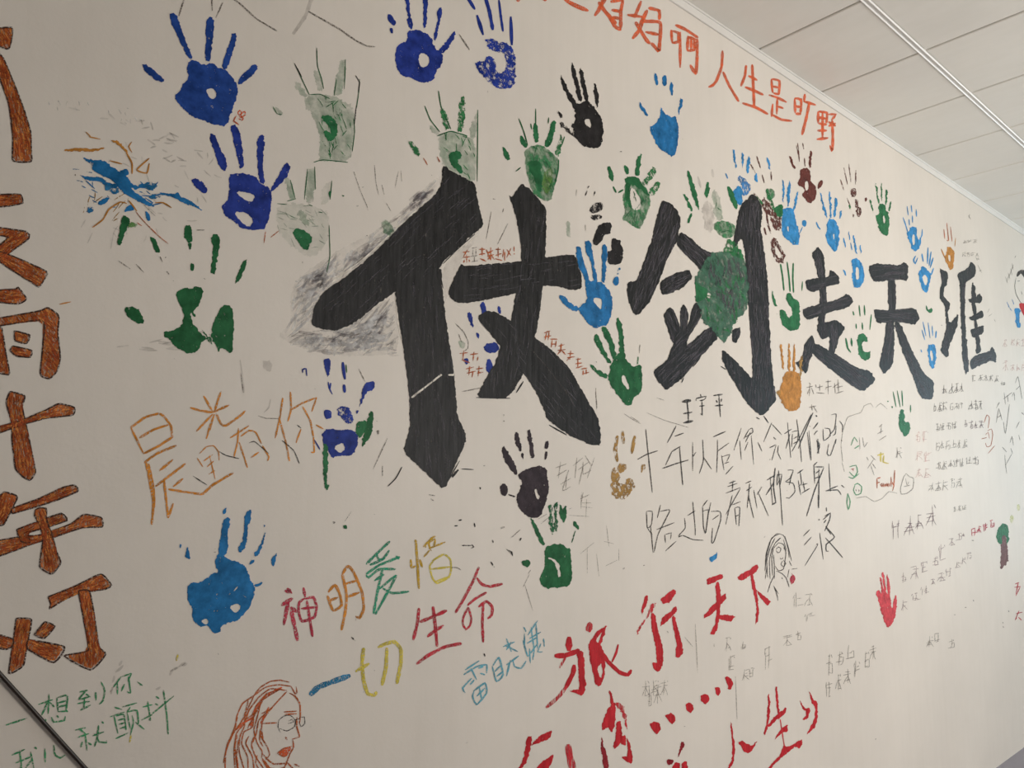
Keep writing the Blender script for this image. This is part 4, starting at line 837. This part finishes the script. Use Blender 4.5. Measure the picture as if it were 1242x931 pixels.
st('character',K,6,'120,600 155,600 150,680 125,700 120,600/145,690 160,850/125,700 155,740/205,560 185,640/200,600 250,590 260,600 190,740 165,850/180,710 288,668/230,740 235,790/235,740 270,730 265,770/235,840 300,780')
st('character',K,6,'370,625 415,595/400,540 415,700 415,745/350,640 355,700 320,740 315,755 340,745 400,770 465,775')
st('character',K,6,'490,530 460,570/460,570 465,690 475,735/460,600 495,590 485,690 475,735/510,545 490,640 480,730/510,600 565,600 570,650 530,780 515,790 520,700/520,650 560,620')
st('character',K,6,'620,430 660,415/610,450 670,430/645,410 640,480/600,490 690,455/690,460 600,620/640,500 600,680/640,560 690,540/655,580 665,680/655,580 685,575 680,690/660,630 680,620')
st('character',K,6,'720,430 755,415/725,475 760,450/745,430 740,510 770,640/740,490 730,580/770,470 790,580/820,450 790,500/795,480 860,628')
st('character',K,8,'900,335 890,450 905,550/850,410 900,380/895,420 845,500/880,560 905,545'); st('character',K,6,'870,390 885,560/915,370 910,440 930,400/920,350 930,460 945,685/915,380 940,375 930,440')
st('character',K,6,'975,350 1010,350 990,400 960,420/960,420 1010,430 1020,480 985,520 965,515/1000,380 985,440/1035,370 1070,345/1050,350 1060,430 1040,450/1040,410 1055,500/1060,440 1095,430/1070,420 1080,480/1060,490 1110,460')
st('character',K,7,'1155,300 1130,325/1135,320 1140,430/1140,330 1195,330/1145,370 1170,350/1140,400 1165,390/1165,340 1165,580/1195,335 1140,470 1090,630/1225,310 1235,480/1220,470 1280,445/1205,475 1280,470 1300,500')
O(960,440,5)
st('character',K,6,'130,300 75,430 40,520/95,420 115,590/145,318 155,322/140,390 160,360/145,420 158,410/160,460 165,550/150,470 170,490 158,550/190,400 195,470 235,440 230,400 200,395/240,315 270,310 260,400 225,440/270,380 265,430 250,440/225,490 215,550 235,560 270,460/270,460 265,490/290,350 310,380 305,420/300,465 305,475/300,740 320,755')
th('pen_signature','thin black pen words below the long poem, right of the sketched woman','lettering')
O(760,500,5)
st('character',K,6,'1070,750 1110,710/1075,805 1120,755/1080,930 1160,800'); st('character',K,7,'1160,650 1172,650')
O(990,600,5)
st('character',K,7,'0,300 10,295/20,230 42,390/60,75 62,100/50,130 85,110 80,150 50,220/60,150 45,170/55,190 110,255 60,300 60,340 75,340/55,260 100,310 160,380/60,200 90,240'); st('character',K,6,'10,0 12,80/40,150 80,115')
# second red rows
O(620,740,4.875)
th('red_brush_character','red brush characters cut by the bottom edge under the striped-dot one','lettering',G)
pg('brush_stroke',R,'92,745 122,740 115,820 90,900 60,931 50,960 30,960 60,900 80,840'); pg('brush_stroke',R,'118,800 130,775 185,730 243,708 225,760 160,785'); pg('brush_stroke',R,'145,931 200,880 250,848 245,890 200,960 120,980'); st('brush_stroke','red_dry',40,'335,790 345,860 370,960')
th('red_brush_character','red brush moon-like character before the row of red dots','lettering',G)
pg('brush_stroke',R,'575,470 590,475 605,540 590,560'); pg('brush_stroke',R,'605,540 620,560 610,680 595,725 575,690 540,710 535,680 560,600'); pg('brush_stroke','red_dry','605,545 650,545 680,620 690,700 680,710 660,620 630,570'); pg('brush_stroke',R,'620,655 648,655 655,750 640,790 610,820 600,800 620,750'); pg('brush_stroke',R,'650,740 675,735 678,800 645,790'); pg('brush_stroke',R,'680,750 700,780 718,860 712,905 680,895 650,865 690,860'); pg('brush_stroke','darkred_paint','530,735 545,790 565,860 580,931 545,940 535,850')
th('red_dots','row of six red paint dots rising to the right','mark')
O(780,780,5.008)
for p in ('38,490 65,473 95,480 110,515 85,555 65,540','128,435 170,420 192,440 195,470 178,493 155,470','255,370 280,355 300,372 305,400 288,425 265,405','347,315 375,305 397,315 402,345 380,372 352,350','432,268 450,262 465,268 470,300 455,320 440,308 440,290','495,205 510,198 535,215 547,245 530,282 515,275 510,245'):
    pg('dot',R,p)
th('red_brush_character','small red brush character under the row of dots, cut by the bottom edge','lettering',G)
pg('brush_stroke','darkred_paint','232,592 255,600 250,625 215,680 205,695 220,650'); pg('brush_stroke','darkred_paint','140,702 188,705 180,730 150,742'); pg('brush_stroke',R,'175,750 200,720 225,725 215,800 160,810'); pg('brush_stroke',R,'232,730 262,712 272,760 270,800 232,800')
th('red_brush_character','two-stroke red brush person character at the bottom edge','lettering',G)
pg('brush_stroke',R,'530,470 540,500 557,620 550,720 530,756 505,790 515,750 540,700 540,600'); pg('brush_stroke',R,'575,597 610,592 650,620 670,615 690,590 685,620 645,668 610,655')
th('red_brush_character','red brush life character with slanted crossbars, bottom right of centre','lettering',G)
pg('brush_stroke',R,'760,300 772,340 768,430 755,520 740,555 733,545 750,480'); pg('brush_stroke',R,'755,500 800,440 870,385 872,415 820,460 765,505'); pg('brush_stroke',R,'800,262 812,262 820,340 832,440 822,470 808,380'); pg('brush_stroke',R,'880,490 875,540 845,540 800,585 810,560 845,510'); st('brush_stroke','red_dry',7,'832,460 850,580 860,640'); pg('brush_stroke',R,'850,615 875,630 965,580 965,600 950,640 930,625 850,685 800,730 770,770 740,790 770,740 830,680')
th('red_brush_mark','pair of curved red brush strokes like a closing quote','mark')
pg('brush_stroke',R,'945,342 960,365 985,395 1010,390 1015,410 1000,455 975,470 963,462 990,440 990,410 965,395'); pg('brush_stroke',R,'1005,285 1018,310 1035,345 1058,355 1060,440 1045,510 990,560 1015,510 1042,450 1045,395 1020,350')
O(990,600,5)
th('handprint','solid red painted handprint low on the right','handprint')
B='rosered_paint'
pg('palm_print',B,'360,590 372,570 395,600 425,590 452,620 462,700 480,600 488,625 485,680 475,760 440,805 425,795 405,740 380,660')
pg('finger_print',B,'382,500 392,498 415,600 400,605'); pg('finger_print',B,'396,465 410,470 425,600 410,600'); pg('finger_print',B,'425,485 437,485 452,620 435,610')
st('finger_gap','bare_wall',4,'397,520 408,570/418,500 425,560')
th('tree_painting','small painted tree with brown trunk and green crown at the right edge','drawing')
pg('trunk','trunk_paint','1120,290 1125,250 1145,240 1155,290 1170,410 1155,405 1150,425 1135,425 1130,445 1115,450 1118,380')
pg('crown','green_paint','1095,230 1110,190 1140,165 1160,185 1170,230 1165,290 1155,300 1148,245 1130,250 1120,300 1100,290 1093,260'); st('crown','dgreen_paint',7,'1105,200 1110,280/1125,180 1120,240/1145,175 1150,230/1160,200 1162,280')
th('yellow_marks','two soft yellow dabs above the painted tree','mark')
pg('dab','lime_dry','1175,125 1190,120 1200,150 1185,180 1172,160'); pg('dab','lime_dry','1215,65 1228,50 1235,90 1222,100')
th('pencil_inscription','purple-brown pencil characters under the green-flower cloud drawing','lettering')
P='purple_pencil'; squig(460,150,1,70,110,0,64,P,6); squig(535,135,1,65,120,0,65,P,6); squig(605,120,1,60,95,0,66,P,6); squig(670,60,1,62,130,0,67,P,6)

th('pencil_inscription','two long faint purple pencil lines right of the red hand','lettering')
P='faint_purple'
squig(510,470,1,50,60,0,51,P,5); squig(570,440,1,55,80,0,52,P,5); squig(635,405,1,45,60,0,53,P,5); squig(690,380,1,55,55,0,54,P,5); squig(745,300,1,55,90,0,55,P,5); squig(800,265,2,45,45,.7,56,P,5); squig(880,232,1,30,25,0,57,P,4)
squig(515,640,1,40,60,0,58,P,5); squig(580,595,2,55,50,.7,59,P,5); squig(695,510,1,35,35,0,60,P,5); squig(735,475,2,50,55,.6,61,P,5); squig(840,405,3,35,45,.8,62,P,4)
squig(940,205,4,36,48,.45,63,'rose_crayon',5)

th('pencil_inscription','faint dark pencil characters below the red hand at lower right','lettering')
O(990,760,5)
P='faint_pencil'
squig(60,170,1,55,110,0,71,P,6); squig(120,150,1,50,90,0,72,P,6); squig(180,110,1,60,90,0,73,P,6)
squig(55,330,1,55,110,0,74,P,6); squig(115,290,1,50,90,0,75,P,6); squig(165,250,1,55,100,0,76,P,6); squig(225,210,1,50,90,0,77,P,6); squig(275,160,1,50,90,0,78,P,6); squig(325,120,1,50,90,0,79,P,6)
O(990,600,5)
squig(670,860,2,45,60,.4,80,'faint_pencil',5); squig(790,880,1,55,55,0,81,'faint_pencil',5)
th('flower_doodle','green and red flower doodles beside a faint cloud outline, right of the poem','drawing')
O(960,440,5)
st('cloud','faint_pencil',5,'310,600 300,500 310,420 340,330 420,300 440,260 480,245 495,270/510,270 540,245 580,280/390,820 450,810 500,840 550,820 590,780 640,790/305,600 320,660')
st('doodle','green_crayon',7,'350,630 390,620 400,660 380,690 350,660/345,690 370,700 410,670/380,740 400,730 425,750 420,790 390,800 375,770 385,740/340,790 335,850 345,890 355,840 340,790/360,500 380,450 400,480/380,520 410,500')
st('doodle','red_crayon',5,'360,645 380,640/370,640 375,655'); pg('doodle','black_crayon','385,765 395,770 390,780'); pg('doodle','black_crayon','405,765 412,770 408,785')
st('character','pencil',5,'410,450 415,520/430,450 440,510 460,480/530,390 550,370/545,380 540,430/520,430 555,410/530,470 575,440/455,570 465,590/480,560 510,590/500,580 460,640/480,620 500,680/490,610 510,640')
st('character','rust_crayon',6,'518,700 518,760/518,700 540,694/518,727 535,722/550,728 541,738 548,750 556,730 557,752/563,752 565,732 571,748 575,730 580,748 584,728 586,752/594,728 594,750/603,690 604,750/611,722 617,742/625,650 620,745 612,775'); st('character','yellow_crayon',9,'520,560 560,550/540,540 540,600/560,560 555,600 590,610')
st('doodle','pencil',5,'695,670 715,690 740,700 735,760 700,790 665,795 660,760 680,690 695,670/690,700 700,740 710,720/680,750 720,740')
th('pencil_inscription','pencil four-character phrase under the foot of the walking character','lettering')
st('character','pencil',6,'105,120 115,130/90,150 130,140/110,130 108,200/105,160 95,190/120,150 135,190/145,130 150,150/155,150 190,140/170,130 170,170/150,180 200,185/205,115 240,110/220,100 222,190/205,150 245,140/260,120 265,185/250,150 290,120/280,100 285,180/270,150 310,140/270,185 315,170/120,250 125,290/105,270 150,260/130,260 155,300')
th('pencil_inscription','block of small pencil lines under the two rightmost black characters','lettering')
squig(915,130,4,34,60,.05,1,'pencil'); squig(850,240,3,32,60,.05,2,'pencil'); squig(955,250,3,30,35,.05,22,'faint_pencil'); squig(1070,230,3,32,55,.0,23,'pencil')
squig(870,370,4,34,45,.1,3,'pencil'); squig(1040,350,4,32,50,.0,4,'purple_pencil'); squig(865,480,6,34,50,.1,5,'faint_pencil'); squig(870,600,7,38,50,.15,6,'pencil'); squig(830,730,5,42,60,.2,7,'faint_pencil'); squig(975,870,3,30,30,.1,8,'faint_pencil')
squig(740,420,2,50,60,.0,9,'faint_red'); squig(750,540,2,50,60,.0,10,'faint_red'); squig(750,640,2,50,60,.0,11,'faint_red'); squig(630,510,1,45,80,0,12,'pencil')
O(1142,400,6.21)
th('pencil_inscription','tiny dark pencil line just under the rightmost black character','lettering')
squig(230,335,5,42,50,-.05,13,'pencil',5); squig(445,390,1,40,25,0,14,'pencil',5)
th('pink_inscription','faint pink pencil lines at the right edge, above the pencil peaks','lettering')
squig(455,80,1,40,60,.0,15,'faint_red',5); squig(520,70,3,38,50,0,16,'faint_red'); squig(460,230,1,40,80,0,17,'faint_red'); squig(520,260,3,38,50,0,18,'faint_red')
th('pencil_inscription','tall spiky pencil strokes at the right edge beside the red portrait doodle','lettering')
st('character','pencil',6,'555,400 575,350 605,520/560,450 590,420/470,470 480,560/495,490 500,540/465,520 530,470/530,500 545,470 550,530/410,590 435,545 420,570/430,590 410,700/430,590 455,680/420,660 450,640/510,560 480,780 465,690/600,620 621,640/560,740 585,690/515,850 530,800 540,870/580,790 590,830/455,880 490,920/520,890 535,930')
st('character','pencil',6,'475,940 480,1010 490,1080/530,930 480,1020')
th('doodle','small brown and red portrait doodle at the right edge under pencil lines','drawing')
st('outline','rust_crayon',6,'320,700 340,640 360,660 350,740/345,760 375,745 385,790 370,870 340,880 330,850/300,820 340,810/350,930 400,870/330,790 350,770 360,820')
O(1142,250,6.21)
th('boy_drawing','small painted boy with black hair and red collar at the right edge','drawing')
pg('hair','black_crayon','562,520 575,490 600,478 640,480 660,500 640,530 621,540 600,505 580,520 570,535'); st('face','pen_line',4,'560,540 550,600 560,660 580,700 600,730 640,735/570,565 590,562/600,640 605,665')
pg('collar','red_paint','580,730 640,735 640,840 600,800 585,760'); pg('sleeve','light_blue_paint','545,790 560,765 585,765 590,800 580,850 600,900 590,925 570,910 560,860'); st('hand','light_blue_dry',6,'490,720 510,760/500,750 530,790/530,700 545,740')
st('writing','pencil',4,'480,530 495,580/490,570 510,510/500,500 515,550/520,470 530,520/530,430 540,480/550,390 560,370/505,540 540,440')
th('pencil_inscription','very faint pencil lines above the rightmost black character','lettering')
squig(160,255,3,36,25,0,19,'faint_pencil',4); squig(150,350,4,34,30,0,20,'faint_pencil',4); squig(260,380,1,40,30,0,21,'faint_pencil',4); st('character','faint_pencil',5,'200,70 220,100/210,60 205,90/270,440 300,500/280,490 300,480')
st('character','faint_pencil',4,'345,800 360,770/350,830 380,810/395,850 405,870')
O(760,660,5)
th('pencil_inscription','very faint pencil lines sloping under the red four-character row','lettering')
P='faint_pencil'
squig(600,570,1,45,80,0,31,P,5); squig(620,680,1,50,80,0,32,P,5); squig(675,590,1,50,50,0,33,P,5); squig(835,620,1,50,130,0,34,P,5); squig(700,760,2,45,60,.3,35,P,5); squig(950,550,2,55,60,.3,36,P,5); squig(1010,300,2,70,80,0,37,P,5); squig(1080,420,1,70,60,0,38,P,4)
squig(95,830,3,55,100,.1,39,P,5); st('line','faint_pencil',5,'415,480 430,780/350,560 400,620')
O(780,780,5.008)
th('pencil_inscription','faint pencil characters at the lower right, left of the pair of curved red strokes','lettering')
squig(10,260,2,55,120,.1,41,P,5); st('line','pencil',4,'560,200 570,460/430,0 430,20')
O(990,760,5)
O(990,600,5)
th('red_inscription','small red crayon characters cut by the right edge, below the painted tree','lettering')
st('character','red_crayon',5,'1205,540 1230,530/1200,560 1240,555/1225,530 1210,600/1235,560 1210,610'); st('character','red_crayon',5,'1210,720 1250,710/1230,700 1205,760/1225,740 1245,760/1215,740 1210,755')
st('mark','pencil',6,'1130,770 1132,778/1132,795 1136,805/950,635 955,645/900,682 910,682'); st('mark','faint_pencil',7,'1165,700 1168,710/835,725 842,728')
O(0,745,5)
th('wall_smudge','grey finger smudges above the green crayon sentence at lower left','mark')
hatch('smudge','grey_wash','660,420 730,250 755,300 700,350 680,500 660,590',14,14,3,-1.1,.2); hatch('smudge','grey_wash','925,480 930,420 1050,320 1200,240 1240,250 1120,310 1000,400 960,470',22,12,3,-.6,.3)
th('wall_specks','tiny dark specks scattered over the wall between the writings','mark')
_q=_r.Random(5)
for k in range(70):
    O(0,0,1); x_=_q.uniform(60,1180); y_=_q.uniform(80,900)
    if y_ < 60+(x_-840)*.9: continue
    a_=_q.uniform(0,3.1); l_=_q.uniform(.8,3.2); st('speck',_q.choice(('pencil','pencil','faint_pencil','grey_wash')),_q.uniform(.7,1.5),'%.1f,%.1f %.1f,%.1f %.1f,%.1f'%(x_,y_,x_+math.cos(a_)*l_*.6,y_+math.sin(a_)*l_*.5,x_+math.cos(a_)*l_,y_+math.sin(a_)*l_),'joined')

th('wall_scrapes','pale scraped plaster and grey rubbing around the blue splash','mark',L=0)
O(0,0,3)
hatch('rubbing','grey_wash','160,370 400,380 620,470 760,560 690,640 560,560 420,440 200,410',34,12,2.2,.35,.5); hatch('scrape','white_scrub','160,360 420,370 520,440 480,470 300,410 170,400',16,6,1.5,1.2,.6)
hatch('rubbing','grey_wash','340,560 560,470 800,520 820,700 700,860 460,900 360,800',30,12,1.6,.9,.6)
hatch('rubbing','ochre_dry','240,680 480,700 560,760 420,850 300,820',10,12,1.2,2.2,.3); hatch('rubbing','azure_dry','260,590 480,620 560,720 420,760 320,760 260,660',22,9,1.4,.5,.4)
O(140,400,3)
hatch('rubbing','grey_wash','0,20 420,0 440,60 180,80 0,70',16,20,2.2,.05,.15)
flush()
# cable stretched across the lower left corner of the wall
a, b = at(0, 817), at(104, 931)
sl = (b[1]-a[1])/(b[0]-a[0]); zt = a[1]+.35; yt = a[0]+(zt-a[1])/sl; zb = .012; yb_ = a[0]+(zb-a[1])/sl
root = empty('cable', (.0008, yb_, zb)); LN = math.hypot(yt-yb_, zt-zb); root.rotation_euler = (math.atan2(-(yt-yb_), zt-zb), 0, 0); root['label'] = 'thin dark cable running diagonally down the wall at the lower left corner'; root['category'] = 'cable'
def tube(name, p0, p1, r, mat, parent, n=10, seg=12):
    bm = bmesh.new(); d = (p1-p0).normalized(); s = Vector((1, 0, 0)); t_ = d.cross(s).normalized(); rings = []
    for i in range(seg+1):
        c = p0.lerp(p1, i/seg); c = c+t_*math.sin(i/seg*9)*.0006
        rings.append([bm.verts.new(c+(s*math.cos(2*math.pi*k/n)+t_*math.sin(2*math.pi*k/n))*r) for k in range(n)])
    for i in range(seg):
        for k in range(n): bm.faces.new((rings[i][k], rings[i][(k+1) % n], rings[i+1][(k+1) % n], rings[i+1][k]))
    bm.faces.new(rings[0]); bm.faces.new(rings[-1])
    bmesh.ops.recalc_face_normals(bm, faces=bm.faces[:])
    for f_ in bm.faces: f_.smooth = True
    me = bpy.data.meshes.new(name); bm.to_mesh(me); bm.free(); return link(name, me, mat, parent)
tube('cable_sheath', Vector((.0045, 0, 0)), Vector((.0045, 0, LN)), .0028, CABLE, root)
for f in (.25, .93):
    y_, z_ = 0, LN*f
    box('cable_clip', (0, y_-.006, z_-.006), (.009, y_+.006, z_+.006), FRAME, root, bev=.001)
